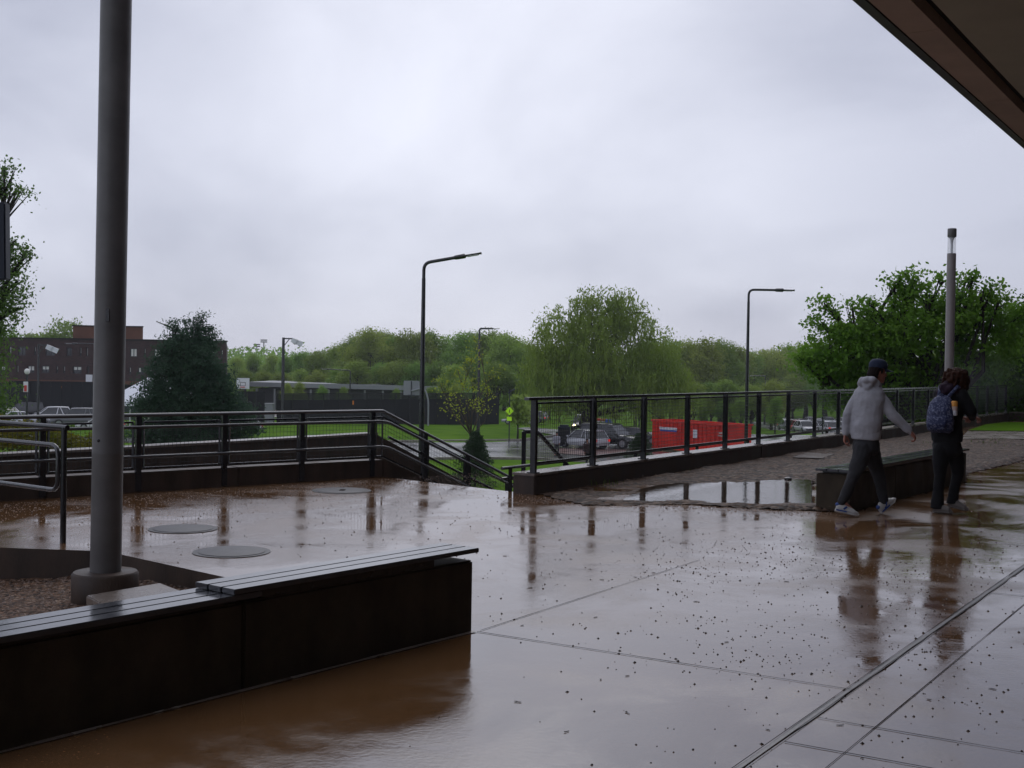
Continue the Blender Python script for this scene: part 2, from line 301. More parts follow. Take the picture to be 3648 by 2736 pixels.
        if parent: o.parent = parent
        else: o.location = off
        return o
def tag(o, label=None, cat=None, group=None, kind=None):
    if label: o['label'] = label
    if cat: o['category'] = cat
    if group: o['group'] = group
    if kind: o['kind'] = kind
    return o
def thing(name, loc, label, cat, group=None, rz=0):
    o = bpy.data.objects.new(name, None); col.objects.link(o); o.location = loc; o.rotation_euler[2] = rz; o.empty_display_size = 0.1
    return tag(o, label, cat, group)
def kids(o): return [c for c in bpy.data.objects if c.parent == o]
def copy_tree(o, parent=None):
    ch = kids(o); c = o.copy(); col.objects.link(c); c.parent = parent
    for k in ch: copy_tree(k, c)
    return c
def poly_sheet(name, outer, z, material, holes=(), kind='structure', parent=None, zf=None):
    loops = [[Vector((p[0], p[1], 0)) for p in outer]] + [[Vector((p[0], p[1], 0)) for p in h] for h in holes]
    tri = tessellate_polygon(loops); pts = [p for l in loops for p in l]
    fs = []
    for t in tri:
        a, b, c = (pts[i] for i in t)
        fs.append(tuple(t) if (b-a).cross(c-a).z > 0 else tuple(reversed(t)))
    mb = MB(); mb.v = [(p.x, p.y, zf(p.x, p.y) if zf else z) for p in pts]; mb.f = fs
    o = mb.build(name, material, parent)
    if kind: tag(o, kind=kind)
    return o
def bake(name, mb, material, parent, voxel=0.01, smooth=4, disp=None):
    me = mb.mesh('tmp'); t = bpy.data.objects.new('tmp', me); col.objects.link(t)
    r = t.modifiers.new('r', 'REMESH'); r.mode = 'VOXEL'; r.voxel_size = voxel
    if smooth: s_ = t.modifiers.new('s', 'SMOOTH'); s_.iterations = smooth; s_.factor = 0.5
    if disp:
        tx = bpy.data.textures.new('folds', 'CLOUDS'); tx.noise_scale = disp[1]; dm = t.modifiers.new('d', 'DISPLACE'); dm.texture = tx; dm.strength = disp[0]; dm.mid_level = 0.5
    dg = bpy.context.evaluated_depsgraph_get(); me2 = bpy.data.meshes.new_from_object(t.evaluated_get(dg)); bpy.data.objects.remove(t)
    me2.name = name; me2.materials.clear(); me2.materials.append(M[material]); me2.polygons.foreach_set('use_smooth', [True]*len(me2.polygons))
    o = bpy.data.objects.new(name, me2); col.objects.link(o); o.parent = parent; return o
# ================================================================== SETTING
d1 = V(0.538, 0.843, 0); d2 = V(0.843, -0.538, 0)       # along the right parapet / across it
A0 = V(0.2913, 15.4, 0); STEP = 1.583
def A(n, off=0.0, z=0.0): return A0 + d1*(STEP*n) - d2*off*-1 + V(0, 0, z)   # off > 0 towards the plaza
q47 = V(0.732, 0.681, 0); n47 = V(-0.681, 0.732, 0); C0 = V(-1.87, 17.4, 0)
stair_dir = V(0.68, 0.73, 0).normalized(); SL = -0.41
def terr(x, y):
    z = -5.0
    if y > 105: t = min(1, (y-105)/110); z -= 3.0*t*t*(3-2*t)*min(1, max(0, (x+5)/40))
    return z
def ground():
    xs = [-445, -350, -200, -150, -120, -100, -80, -60, -40, -20, -10, 0, 10, 20, 30, 40, 50, 60, 80, 100, 130, 170, 250, 350, 445]
    ys = [-40, 0, 16, 30, 50, 70, 90, 100, 110, 120, 130, 140, 150, 160, 170, 180, 190, 200, 210, 220, 240, 280, 350, 450, 558]
    mb = MB()
    for y in ys:
        for x in xs: mb.v.append((x, y, terr(x, y)))
    k = len(xs)
    for j in range(len(ys)-1):
        for i in range(k-1): n = j*k+i; mb.f.append((n, n+1, n+k+1, n+k))
    o = mb.build('ground', 'grass', smooth='all'); tag(o, kind='structure')
ground()
# road curving past the lawn, car park ground, paving beyond the stairs
rd = [G(300, 446, -5), G(380, 442.5, -5), G(470, 441.5, -5), G(520, 441, -5), G(560, 436, -5), G(530, 431, -5), G(516, 428.5, -5), G(528, 427.5, -5), G(575, 431, -5), G(640, 432, -5), G(720, 434, -5), G(900, 437, -5), G(980, 470, -5), G(700, 466, -5), G(600, 463, -5), G(540, 460, -5), G(470, 459, -5), G(380, 461, -5), G(300, 465, -5)]
poly_sheet('road', rd, -4.97, 'road')
for nm, a in (('kerb', [G(300, 446, -5), G(380, 442.5, -5), G(470, 441.5, -5), G(520, 441, -5), G(560, 436, -5)]), ('kerb', [G(300, 465, -5), G(380, 461, -5), G(470, 459, -5), G(540, 460, -5), G(600, 463, -5)])):
    mb = MB()
    for i in range(len(a)-1): mb.bar(V(a[i].x, a[i].y, -4.93), V(a[i+1].x, a[i+1].y, -4.93), 0.3, 0.22)
    tag(mb.build(nm, 'curb'), kind='structure')
poly_sheet('paved_path', [G(560, 448, -4.9), G(640, 449, -4.9), G(652, 452, -4.9), G(585, 455, -4.9), G(552, 452, -4.9)], -4.93, 'redpave')
def dz(z): return z-0.015
pk = [(-100, 96), (-22, 96), (-27, 118), (-50, 146), (-100, 146)]
poly_sheet('parking_lot', pk, -4.97, 'road')
def cell_lot(name, x0, x1, y0, y1, mt='road', nx=8, ny=10, lift=0.05, sk=0.0):
    mb = MB()
    for j in range(ny+1):
        for i in range(nx+1):
            y = y0+(y1-y0)*j/ny; x = x0+(x1-x0)*i/nx+sk*(y-y0); mb.v.append((x, y, terr(x, y)+lift))
    for j in range(ny):
        for i in range(nx): n = j*(nx+1)+i; mb.f.append((n, n+1, n+nx+2, n+nx+1))
    tag(mb.build(name, mt), kind='structure')
poly_sheet('court_paving', [G(236, 417, -5), G(282, 417.5, -5), G(282, 410, -5), G(236, 409, -5)], -4.95, 'coping')
cell_lot('parking_lot', 34, 100, 140, 222, sk=0.12)
# low earth mound of the lawn before the court fence
mb = MB(); gx = np.linspace(-45, 1.5, 24); gy = np.linspace(100, 136, 12)
for j, y in enumerate(gy):
    for i, x in enumerate(gx): mb.v.append((x, y, -5.05+0.55*math.sin(math.pi*j/11)*math.sin(math.pi*i/23)**0.5))
for j in range(11):
    for i in range(23): n = j*24+i; mb.f.append((n, n+1, n+25, n+24))
tag(mb.build('lawn', 'grass', smooth='all'), kind='structure')
# embankment under the far coping on the left
emb = [V(-22, -4, 0), V(-9.5, 14.5, 0), V(-2.9, 23.6, 0), V(-3.5, 30, 0), V(-12, 34, 0), V(-40, 34, 0)]
mb = MB(); mb.prism([(-16, 6), (-7.4, 16.9), (-2.9, 23.6), (-4, 26.5), (-9, 27), (-30, 24)], -6, [0.05, 0.05, 0.05, -0.5, -0.5, -0.5]); tag(mb.build('embankment', 'grass2'), kind='structure')

# ---- plaza deck
Lw = C0 - q47*10; A20 = A(20)
bE = V(-0.22, 7.38, 0); bd = V(0.618, 0.786, 0); bn = V(-0.786, 0.618, 0)
pb = bE + bn*0.33
hole = [V(-3.45, 10.25, 0), V(-4.42, 10.36, 0), V(-9.5, 10.9, 0), pb-bd*9.5, pb+V(0.0, 0.05, 0)]
outer = [V(-14, -9, 0), V(24, -9, 0), V(48, 20, 0), A20+d2*26, A20, A0+d2*0.0, C0, C0-q47*9.6]
hole_in = [V(-3.45, 10.25, 0), C0-q47*9.6, pb-bd*9.0, pb+bd*0.02]
pz = poly_sheet('plaza_paving', outer+[hole_in[0], hole_in[3], hole_in[2]], 0.0, 'plaza')
# deck body under the paving
mb = MB()
for a, b in ((Lw, C0), (C0, A0), (A0, A20), (A20, A20+d2*26)): mb.quad(V(a.x, a.y, -0.004), V(b.x, b.y, -0.004), V(b.x, b.y, -5.2), V(a.x, a.y, -5.2))
tag(mb.build('plaza_edge', 'conc'), kind='structure')
# gravel bed of the planter, with inner faces of the kerb
gz = {0: -0.10, 1: -0.30, 2: -0.28, 3: -0.07}
mb = MB(); NX = 60
a, b, c, d = hole_in[1], hole_in[0], hole_in[3], hole_in[2]
rng = random.Random(3)
for j in range(NX+1):
    for i in range(NX+1):
        u, v_ = i/NX, j/NX; p0 = a.lerp(b, u); p1 = d.lerp(c, u); p = p0.lerp(p1, v_)
        z = -0.27 + 0.20*max(0, (p.x+4.6)/4.0) + rng.uniform(-0.012, 0.012) - 0.02*math.sin(p.x*3+p.y*2)
        mb.v.append((p.x, p.y, min(z, -0.03)))
for j in range(NX):
    for i in range(NX): n = j*(NX+1)+i; mb.f.append((n, n+NX+1, n+NX+2, n+1))
tag(mb.build('gravel_bed', 'gravel_bed', smooth='all'), kind='structure')
mb = MB(); k = len(hole_in)
for i in range(k):
    p, q = hole_in[i], hole_in[(i+1) % k]; mb.quad(V(p.x, p.y, -0.001), V(q.x, q.y, -0.001), V(q.x, q.y, -0.5), V(p.x, p.y, -0.5))
tag(mb.build('planter_kerb', 'conc'), kind='structure')
# joints
def strip(mb, a, b, w, z=0.004):
    a = Vector(a); b = Vector(b); d = (b-a).normalized(); s = V(-d.y, d.x, 0)*(w/2); n = max(2, int((b-a).length/0.25)); rg = random.Random(int(a.x*100))
    pts = [a.lerp(b, i/n) for i in range(n+1)]; ws = [s*rg.uniform(0.6, 1.35) for _ in pts]
    for i in range(n): p, q = pts[i], pts[i+1]; mb.quad(V(*(p-ws[i])[:2], z), V(*(q-ws[i+1])[:2], z), V(*(q+ws[i+1])[:2], z), V(*(p+ws[i])[:2], z))
mb = MB(); ja, jb = G(700, 796), G(1060, 541.5); strip(mb, ja, jb+(jb-ja)*0.9, 0.034, 0.004)
tag(mb.build('expansion_joint', 'sealant'), kind='structure')
mb = MB(); sd_ = V(-d2.x, -d2.y, 0)*0.026
jd = (jb-ja).normalized(); js = V(-jd.y, jd.x, 0)*0.017
for s_ in (1, -1): strip(mb, ja+js*s_, jb+(jb-ja)*0.9+js*s_, 0.0045, 0.008)
for a, b, w_ in (((G(477, 632)), G(852, 690), 0.009), (G(817.5, 718), G(1060, 759.5), 0.008), (G(784.7, 742.3), G(960, 774), 0.009), (G(800, 790), G(1060, 575), 0.005), (G(480, 631), G(700, 560), 0.006), (G(866, 521), G(1060, 529), 0.014), (G(1005, 544), G(1060, 549), 0.01), (G(988, 593), G(1060, 599), 0.01)):
    strip(mb, a, b, w_, 0.004)
tag(mb.build('paving_joints', 'joint'), kind='structure')
# pale mortar seam at the bench foot
mb = MB(); strip(mb, bE+bn*-0.02, bE-bd*8+bn*-0.02, 0.03, 0.005); tag(mb.build('mortar_seam', 'coping'), kind='structure')

# ---- gravel strip along the right parapet, with puddle
rB = V(3.93, 13.9, 0); rC = V(3.56, 13.98, 0); rD = V(6.87, 18.1, 0); rdir = (rD-rB).normalized(); rn = V(-rdir.y, rdir.x, 0)
gp = [A0+d2*0.07, G(586, 506), G(690, 504.5), G(761, 509.5), rC, rB+rdir*0.1, rD, G(967, 474), G(1024, 461), G(1110, 447), G(1110, 441), G(967, 441), A(14)+d2*0.07, A(8)+d2*0.07]
def inside(p, poly):
    c = False; j = len(poly)-1
    for i in range(len(poly)):
        a, b = poly[i], poly[j]
        if (a.y > p[1]) != (b.y > p[1]) and p[0] < (b.x-a.x)*(p[1]-a.y)/(b.y-a.y)+a.x: c = not c
        j = i
    return c
def edge_d(p, poly):
    m_ = 9
    for i in range(len(poly)):
        a, b = poly[i], poly[(i+1) % len(poly)]; ab = b-a; t = max(0, min(1, ((p[0]-a.x)*ab.x+(p[1]-a.y)*ab.y)/(ab.x**2+ab.y**2))); m_ = min(m_, math.hypot(p[0]-a.x-ab.x*t, p[1]-a.y-ab.y*t))
    return m_
from mathutils import noise as mn
basins = [(G(735, 489), 2.1, 0.8, 0.1), (G(668, 498), 1.0, 0.3, 0.06), (G(792, 502), 1.2, 0.35, 0.08), (G(795, 480), 0.7, 0.35, 0.05), (G(745, 497), 1.9, 0.5, 0.07)]
def gh(x, y):
    z = 0.046 + 0.03*mn.noise(Vector((x*0.9, y*0.9, 0))) + 0.018*mn.noise(Vector((x*3.1, y*3.1, 4))) + 0.016*mn.noise(Vector((x*2.0, y*4.5, 7))) + 0.014*mn.noise(Vector((x*11, y*11, 1)))
    for c, rx, ry, dep in basins:
        u = (x-c.x)*0.97+(y-c.y)*0.24; v_ = -(x-c.x)*0.24+(y-c.y)*0.97; z -= dep*math.exp(-(u/rx)**2-(v_/ry)**2)
    fl = [G(586, 507), G(690, 505.5), G(761, 510), rC]
    for a_, b_ in zip(fl[:-1], fl[1:]):
        ab = b_-a_; t_ = max(0, min(1, ((x-a_.x)*ab.x+(y-a_.y)*ab.y)/(ab.x**2+ab.y**2))); dd = math.hypot(x-a_.x-ab.x*t_, y-a_.y-ab.y*t_); z += .02*math.exp(-(dd/.28)**2)
    return z
mb = MB(); cell = 0.085; idx = {}
x0, x1, y0, y1 = 0.0, 17.5, 13.6, 36.5
def gv(i, j):
    if (i, j) not in idx:
        x, y = x0+i*cell, y0+j*cell; e_ = edge_d((x, y), gp); z = gh(x, y); z = z if e_ > 0.15 else min(z, z*e_/0.15+0.012*mn.noise(Vector((x*4, y*4, 9)))*(1))
        idx[(i, j)] = len(mb.v); mb.v.append((x, y, z))
    return idx[(i, j)]
for j in range(int((y1-y0)/cell)):
    for i in range(int((x1-x0)/cell)):
        if inside((x0+(i+.5)*cell, y0+(j+.5)*cell), gp): mb.f.append((gv(i, j), gv(i+1, j), gv(i+1, j+1), gv(i, j+1)))
tag(mb.build('gravel_strip', 'gravel', smooth='all'), kind='structure')
poly_sheet('puddle', [G(618, 503), G(690, 504.5), G(770, 509.5), G(812, 511), G(812, 485), G(840, 474), G(780, 470), G(680, 480), G(640, 490)], 0.009, 'water')
poly_sheet('path', [G(960, 440.5), G(1110, 440.8), G(1110, 434), G(968, 432.5)], 0.045, 'coping')
poly_sheet('grass_patch', [G(968, 432), G(1110, 434), G(1110, 424.5), G(1005, 423.5), G(985, 426)], 0.05, 'grass')

# scattered pebbles on the paving
def pebbles(name, pts, material, rr, seed):
    rg = random.Random(seed); mb = MB()
    for p in pts:
        s = rg.uniform(*rr); a = rg.uniform(0, 6.28); n = len(mb.v); z = p[2]; k = 6; s = rr[0]+(s-rr[0])*rg.random()**.8
        mb.v.append((p[0], p[1], z+s*rg.uniform(0.5, 0.9)))
        for i in range(k): t = a+i*6.283/k; q = s*rg.uniform(0.75, 1.15); mb.v.append((p[0]+q*math.cos(t), p[1]+q*math.sin(t), z-0.001))
        for i in range(k): mb.f.append((n, n+1+i, n+1+(i+1) % k))
    return tag(mb.build(name, material), kind='stuff')
rg = random.Random(11); pts = []
def inpl(p): return not inside((p.x, p.y), hole_in) and abs((p-bE).dot(bn)) > -1
for (cx, cy, sx, sy, n) in ((860, 600, 130, 45, 330), (750, 560, 90, 14, 190), (920, 570, 70, 20, 150), (820, 690, 150, 50, 130), (640, 640, 130, 70, 80), (900, 740, 120, 30, 80), (720, 700, 160, 60, 60), (150, 540, 60, 14, 40), (320, 535, 90, 20, 60), (520, 520, 90, 10, 120), (480, 560, 60, 40, 40), (850, 545, 160, 14, 160)):
    for _ in range(int(n*1.9)):
        px, py = rg.gauss(cx, sx), rg.gauss(cy, sy)
        if py < 497 or py > 790: continue
        p = G(px, py); rel = p-bE
        if inside((p.x, p.y), hole_in) or (rel.dot(bd) < 0.05 and -0.05 < rel.dot(bn) < 0.5): continue
        if rel.dot(bd) < 0 and rel.dot(bn) < 0 and rg.random() < 0.75: continue
        if (p-rB).dot(rdir) > -0.1 and 0 < (p-rB).dot(rn) < 0.5: continue
        pts.append((p.x, p.y, 0.001))
M['pebble'] = mat('dark wet pebble', (0.03, 0.024, 0.022), 0.3, color2=(0.085, 0.055, 0.04), vscale=9)
M['pebble2'] = mat('mixed gravel stone', (0.04, 0.025, 0.018), 0.4, color2=(0.32, 0.21, 0.145), vscale=14)
pebbles('pebbles', pts, 'pebble', (0.003, 0.0135), 5)
pts = []
for _ in range(5200):                                     # washed out fines near the left wall
    t = rg.uniform(-9.5, 1.6); off = abs(rg.gauss(0, 1.1)); p = C0+q47*t-n47*(0.25+off)
    if p.y < 10.6 or p.x > 0.2: continue
    pts.append((p.x, p.y, 0.001))
for _ in range(2300):
    t = rg.uniform(-0.1, 3.0); p = G(530, 500).lerp(G(815, 513), t/2.9)+V(rg.gauss(0, .15), rg.gauss(0, .22), 0); pts.append((p.x, p.y, 0.001))
pebbles('loose_gravel', pts, 'pebble2', (0.004, 0.011), 6)
pts = []
for _ in range(9000):
    u, v_ = rg.random(), rg.random(); p = a = hole_in[1].lerp(hole_in[0], u).lerp(hole_in[2].lerp(hole_in[3], u), v_); z = -0.27+0.20*max(0, (p.x+4.6)/4.0)-0.02*math.sin(p.x*3+p.y*2); pts.append((p.x, p.y, min(z, -0.03)+0.002))
pebbles('planter_stones', pts, 'pebble2', (0.008, 0.02), 7)
pts = []
for _ in range(9000):
    x, y = rg.uniform(0, 16), rg.uniform(13.6, 30)
    if inside((x, y), gp): 
        z = gh(x, y)
        if z > 0.006: pts.append((x, y, z-0.001))
pebbles('gravel_stones', pts, 'pebble2', (0.008, 0.02), 8)
mb = MB(); rg = random.Random(31)
for _ in range(40):
    p = G(rg.uniform(500, 1020), rg.uniform(530, 764)); a = rg.uniform(0, 6.28); L = rg.uniform(.012, .04)
    if (p-bE).dot(bd) < .05 and (p-bE).dot(bn) > -.02: continue
    q = [p+V(math.cos(a+c_*.5)*L*c_, math.sin(a+c_*.5)*L*c_, .003) for c_ in (0, .35, .7, 1)]; mb.tube(q, [.0015, .002, .002, .001], 4)
    if rg.random() < .5: c_ = q[0]; s_ = rg.uniform(.004, .009); b_ = rg.uniform(0, 6.28); mb.prism([(c_.x+s_*math.cos(b_+k_), c_.y+s_*.6*math.sin(b_+k_)) for k_ in (0, 1.2, 2.1, 3.3, 4.4, 5.3)], .003, .006)
tag(mb.build('leaf_litter', 'pebble'), kind='stuff')
# small weeds in the gravel
mb = MB()
for (px, py, n, s_) in ((590, 472+14, 60, .09), (655, 470, 20, .06), (650, 452+20, 30, .06), (610, 477, 20, .05), (985, 445, 60, .09), (1000, 443, 60, .08), (1018, 449, 60, .08), (930, 445, 20, .08)):
    c = G(px, py)
    for _ in range(n//2):
        p = c+V(rg.gauss(0, .25), rg.gauss(0, .12), 0.02); a = rg.uniform(0, 6.28); h = rg.uniform(.4, 1)*s_; mb.quad(p, p+V(math.cos(a)*.01, math.sin(a)*.01, 0), p+V(math.cos(a)*.02, math.sin(a)*.02, h), p+V(math.cos(a)*.012, math.sin(a)*.012, h))
tag(mb.build('weeds', 'grass2'), kind='stuff')

# ================================================================== RIGHT PARAPET AND FENCE
t = thing('parapet_wall', A(10, 0, 0), 'low brown concrete parapet wall under the tall mesh fence', 'wall')
def para(mb, n0, n1, z0, z1, o0, o1):
    p = [A(n0)+d2*o0, A(n1)+d2*o0, A(n1)+d2*o1, A(n0)+d2*o1]; mb.prism([(q.x, q.y) for q in p], z0, z1)
mb = MB(); 
for i, (a, b) in enumerate(((-0.05, 4.98), (4.995, 9.98), (9.995, 14.98), (14.995, 20.2))): para(mb, a, b, -0.4, 0.235, -0.26, 0.07)
mb.build('wall_body', 'conc', t, bevel=0.012)
mb = MB(); para(mb, -0.058, 20.21, 0.2352, 0.27, -0.27, 0.078); mb.build('coping', 'coping', t, bevel=0.008)
t = thing('parapet_wall', A(20)+d2*5, 'far return of the parapet wall running right behind the grass patch', 'wall')
mb = MB(); p = [A(20.2)+d2*0.08, A(20.2)+d2*20, A(20.4)+d2*20, A(20.4)+d2*-0.2]
mb.prism([(q.x, q.y) for q in p], -0.3, 0.26); mb.build('wall_body', 'conc', t)
mb = MB(); mb.prism([(q.x, q.y) for q in p], 0.262, 0.30); mb.build('coping', 'coping', t)

def mesh_panel(mb, a, b, z0a, z1a, z0b, z1b, sp=0.055, w=0.0035, frame=0.03):
    a = Vector(a); b = Vector(b); d = b-a; L = d.length; n = max(2, int(L/sp))
    for i in range(1, n):
        t_ = i/n; p = a.lerp(b, t_); mb.bar(p+V(0, 0, z0a+(z0b-z0a)*t_), p+V(0, 0, z1a+(z1b-z1a)*t_), w, w)
    m_ = max(2, int((z1a-z0a)/sp))
    for j in range(1, m_):
        f = j/m_; mb.bar(a+V(0, 0, z0a+(z1a-z0a)*f), b+V(0, 0, z0b+(z1b-z0b)*f), w, w)
def mesh_frame(mb, a, b, z0a, z1a, z0b, z1b, w=0.028):
    a = Vector(a); b = Vector(b); P = [a+V(0, 0, z0a), a+V(0, 0, z1a), b+V(0, 0, z1b), b+V(0, 0, z0b)]
    for i in range(4): mb.bar(P[i], P[(i+1) % 4], w, w)
t = thing('mesh_fence', A(10, 0, 0.27), 'tall dark metal mesh fence standing on the low parapet wall', 'fence')
t['label'] = 'tall dark metal mesh fence on the parapet in front of the red dumpster'
for n in range(21):
    mb = MB(); p = A(n); mb.bar(p+V(0, 0, 0.27), p+V(0, 0, 1.205), 0.075, 0.05, upv=d1); mb.bar(p+V(0, 0, 0.272), p+V(0, 0, 0.284), 0.13, 0.11, upv=d1); mb.build('post', 'dark_metal', t)
    if n < 20:
        a, b = A(n)+d1*0.075, A(n+1)-d1*0.075
        mb = MB(); mesh_panel(mb, a, b, .395, 1.165, .395, 1.165, sp=0.055 if n < 8 else 0.08, w=0.0045 if n < 8 else 0.006); p_ = mb.build('mesh_panel', 'wire', t)
        mb = MB(); mesh_frame(mb, a, b, .395, 1.165, .395, 1.165, .026); mb.build('panel_frame', 'dark_metal', t)
mb = MB(); mb.bar(A(-0.12)+V(0, 0, 1.225), A(20.05)+V(0, 0, 1.225), 0.075, 0.038); mb.build('top_rail', 'rail_metal', t)
t = thing('mesh_fence', A(20)+d2*5, 'far mesh fence running right along the return of the parapet', 'fence')
for n in range(12):
    p = A(20)+d2*(1.5*n+.6)+d1*.4; mb = MB(); mb.bar(p+V(0, 0, 0.3), p+V(0, 0, 1.205), 0.075, 0.05, upv=d2); mb.build('post', 'dark_metal', t)
    if n < 11: mb = MB(); mesh_panel(mb, p, p+d2*1.5, .4, 1.165, .4, 1.165, sp=.1, w=.006); mb.build('mesh_panel', 'wire', t)
mb = MB(); mb.bar(A(20)+d1*.4+d2*.4+V(0, 0, 1.225), A(20)+d1*.4+d2*18+V(0, 0, 1.225), .075, .038); mb.build('top_rail', 'rail_metal', t)

# lower stair handrail behind the parapet
t = thing('handrail', A(5, 0, -1)-d2*.5, 'low tubular handrail running behind the parapet foot of the mesh fence', 'handrail')
for z, r_ in ((0.305, .021), (0.17, .018)):
    mb = MB(); mb.tube([A(-0.03)-d2*.45+V(0, 0, z), A(13)-d2*.45+V(0, 0, z)], r_, 8); mb.build('rail', 'rail_metal', t, smooth=True)
for n in (0.1, 1.0, 2.4, 3.9, 5.4, 6.9, 8.4): mb = MB(); mb.bar(A(n)-d2*.45+V(0, 0, -1.6), A(n)-d2*.45+V(0, 0, .29), .05, .05); mb.build('post', 'dark_metal', t)
# second flight handrail
t = thing('handrail', V(.3, 16.5, -1), 'dark stair handrail sloping down behind the first bay of the mesh fence', 'handrail')
s0 = D(524, 431.5, 16.5); s1 = D(537.5, 431.5, 16.6); s2 = s1+V(.543, .84, -.62)*1.75
mb = MB(); mb.tube([s0, s1, s2], .03, 8, bend=.1); mb.build('rail', 'dark_metal', t, smooth=True)
mb = MB(); mb.bar(s0+V(0, 0, -2.2), s0, .06, .06); mb.build('post', 'dark_metal', t)
e_ = s1.lerp(s2, .62); mb = MB(); mb.bar(e_+V(0, 0, -1.4), e_, .06, .05); mb.build('post', 'dark_metal', t)

# ================================================================== LEFT WALL, RAILING AND STAIRS
t = thing('low_wall', C0-q47*5, 'low dark concrete wall carrying the left railing', 'wall')
mb = MB(); cuts = [-10, -7.42, -4.9, -2.35, 0.02]
for a, b in zip(cuts[:-1], cuts[1:]):
    p = [C0+q47*(a+.01), C0+q47*b, C0+q47*b+n47*.28, C0+q47*(a+.01)+n47*.28]; mb.prism([(v.x, v.y) for v in p], -.3, .25)
# sloping stringer that follows the stairs down
L_ = 6.0; p = [C0+q47*.03, C0+stair_dir*L_, C0+stair_dir*L_+n47*.26, C0+q47*.03+n47*.28]
mb.prism([(v.x, v.y) for v in p], [-.5, -.5+SL*L_, -.5+SL*L_, -.5], [.25, .25+SL*L_, .25+SL*L_, .25]); mb.build('wall_body', 'conc', t, bevel=.01)
t = thing('railing', C0-q47*4-n47*.05, 'dark mesh railing with two handrails along the left wall, turning down the stairs', 'railing')
ro = n47*.10
def LP(s, off=0.0, z=0.0):
    base = C0+q47*s if s <= 0 else C0+stair_dir*s
    return base+n47*off+V(0, 0, z+(SL*s if s > 0 else 0))
sp_ = [-.18-1.19*i for i in range(9)]
for s_ in sp_: mb = MB(); mb.bar(LP(s_, .0, .02), LP(s_, .0, .945), .045, .07, upv=q47); mb.build('post', 'dark_metal', t)
for s_ in (.85, 1.75, 2.7, 3.7): mb = MB(); mb.bar(LP(s_, .0, -.4), LP(s_, .0, .945), .045, .07, upv=q47); mb.build('post', 'dark_metal', t)
allp = sorted(sp_)+[.85, 1.75, 2.7, 3.7]
for a, b in zip(allp[:-1], allp[1:]):
    if a < 0 < b: segs = [(a+.07, 0), (0.001, b-.07)]
    else: segs = [(a+.07, b-.07)]
    for u, v_ in segs:
        pa, pb_ = LP(u), LP(v_); P0 = V(pa.x, pa.y, 0); P1 = V(pb_.x, pb_.y, 0)
        mb = MB(); mesh_panel(mb, P0, P1, pa.z+.3, pa.z+.87, pb_.z+.3, pb_.z+.87, sp=.055, w=.0035); mb.build('mesh_panel', 'wire', t)
        mb = MB(); mesh_frame(mb, P0, P1, pa.z+.3, pa.z+.87, pb_.z+.3, pb_.z+.87, .024); mb.build('panel_frame', 'dark_metal', t)
mb = MB(); mb.tube([LP(-9.9, 0, .96), LP(0, 0, .96), LP(4.2, 0, .96)], .024, 8); mb.build('top_rail', 'rail_metal', t, smooth=True)
for z in (.815, .45): mb = MB(); mb.tube([LP(-9.9, -.10, z), LP(0, -.10, z), LP(4.2, -.10, z)], .021, 8, bend=.12); mb.build('handrail', 'rail_metal', t, smooth=True)
mb = MB(); mb.tube([LP(0.1, -.02, .62), LP(4.2, -.02, .62)], .02, 8); mb.build('handrail', 'dark_metal', t, smooth=True)
# far wall of the stair well
f0 = V(-9.2, 13.7, 0); f1 = V(-2.6, 23.3, 0); fd = (f1-f0).normalized(); fn = V(-fd.y, fd.x, 0)
t = thing('retaining_wall', f0.lerp(f1, .5), 'dark retaining wall with pale coping beyond the left railing', 'wall')
mb = MB(); p = [f0, f1, f1+fn*.3, f0+fn*.3]; mb.prism([(v.x, v.y) for v in p], -3, .26)
p = [f1+fd*.005, f1+stair_dir*5, f1+stair_dir*5+fn*.3, f1+fn*.3+fd*.005]; mb.prism([(v.x, v.y) for v in p], [-3, -5, -5, -3], [.26, .26-5*.44, .26-5*.44, .26]); mb.build('wall_body', 'conc', t)
mb = MB(); p = [f0-fn*.02, f1-fn*.02, f1+fn*.32, f0+fn*.32]; mb.prism([(v.x, v.y) for v in p], .262, .30); mb.build('coping', 'coping', t)
# stair treads between the two walls and the walkway above them
mb = MB(); w0, w1 = C0+n47*.3, f1-fn*.02
for i in range(16):
    s0_ = .3*i; z = -.62-.132*i; p = [w0+stair_dir*s0_, w0+stair_dir*(s0_+.3), w1+stair_dir*(s0_+.3), w1+stair_dir*s0_]; mb.prism([(v.x, v.y) for v in p], z-1.2, z)
tag(mb.build('stairs', 'conc'), kind='structure')
mb = MB(); p = [Lw+n47*.3, w0, w1, f0]; mb.prism([(v.x, v.y) for v in p], -3, -.6); tag(mb.build('walkway', 'conc'), kind='structure')
mb = MB()
for i in range(22):
    s0_ = .3*i; z = -.15-.132*i; p = [C0-n47*.02+stair_dir*s0_, C0-n47*.02+stair_dir*(s0_+.3), A0+stair_dir*(s0_+.3), A0+stair_dir*s0_]; mb.prism([(v.x, v.y) for v in p], z-1.5, z)
tag(mb.build('stairs', 'coping'), kind='structure')
poly_sheet('landing', [A(-.5)-d2*.3, A(12)-d2*.3, A(12)-d2*3.2, A(-.5)-d2*2.6], -2.4, 'conc')

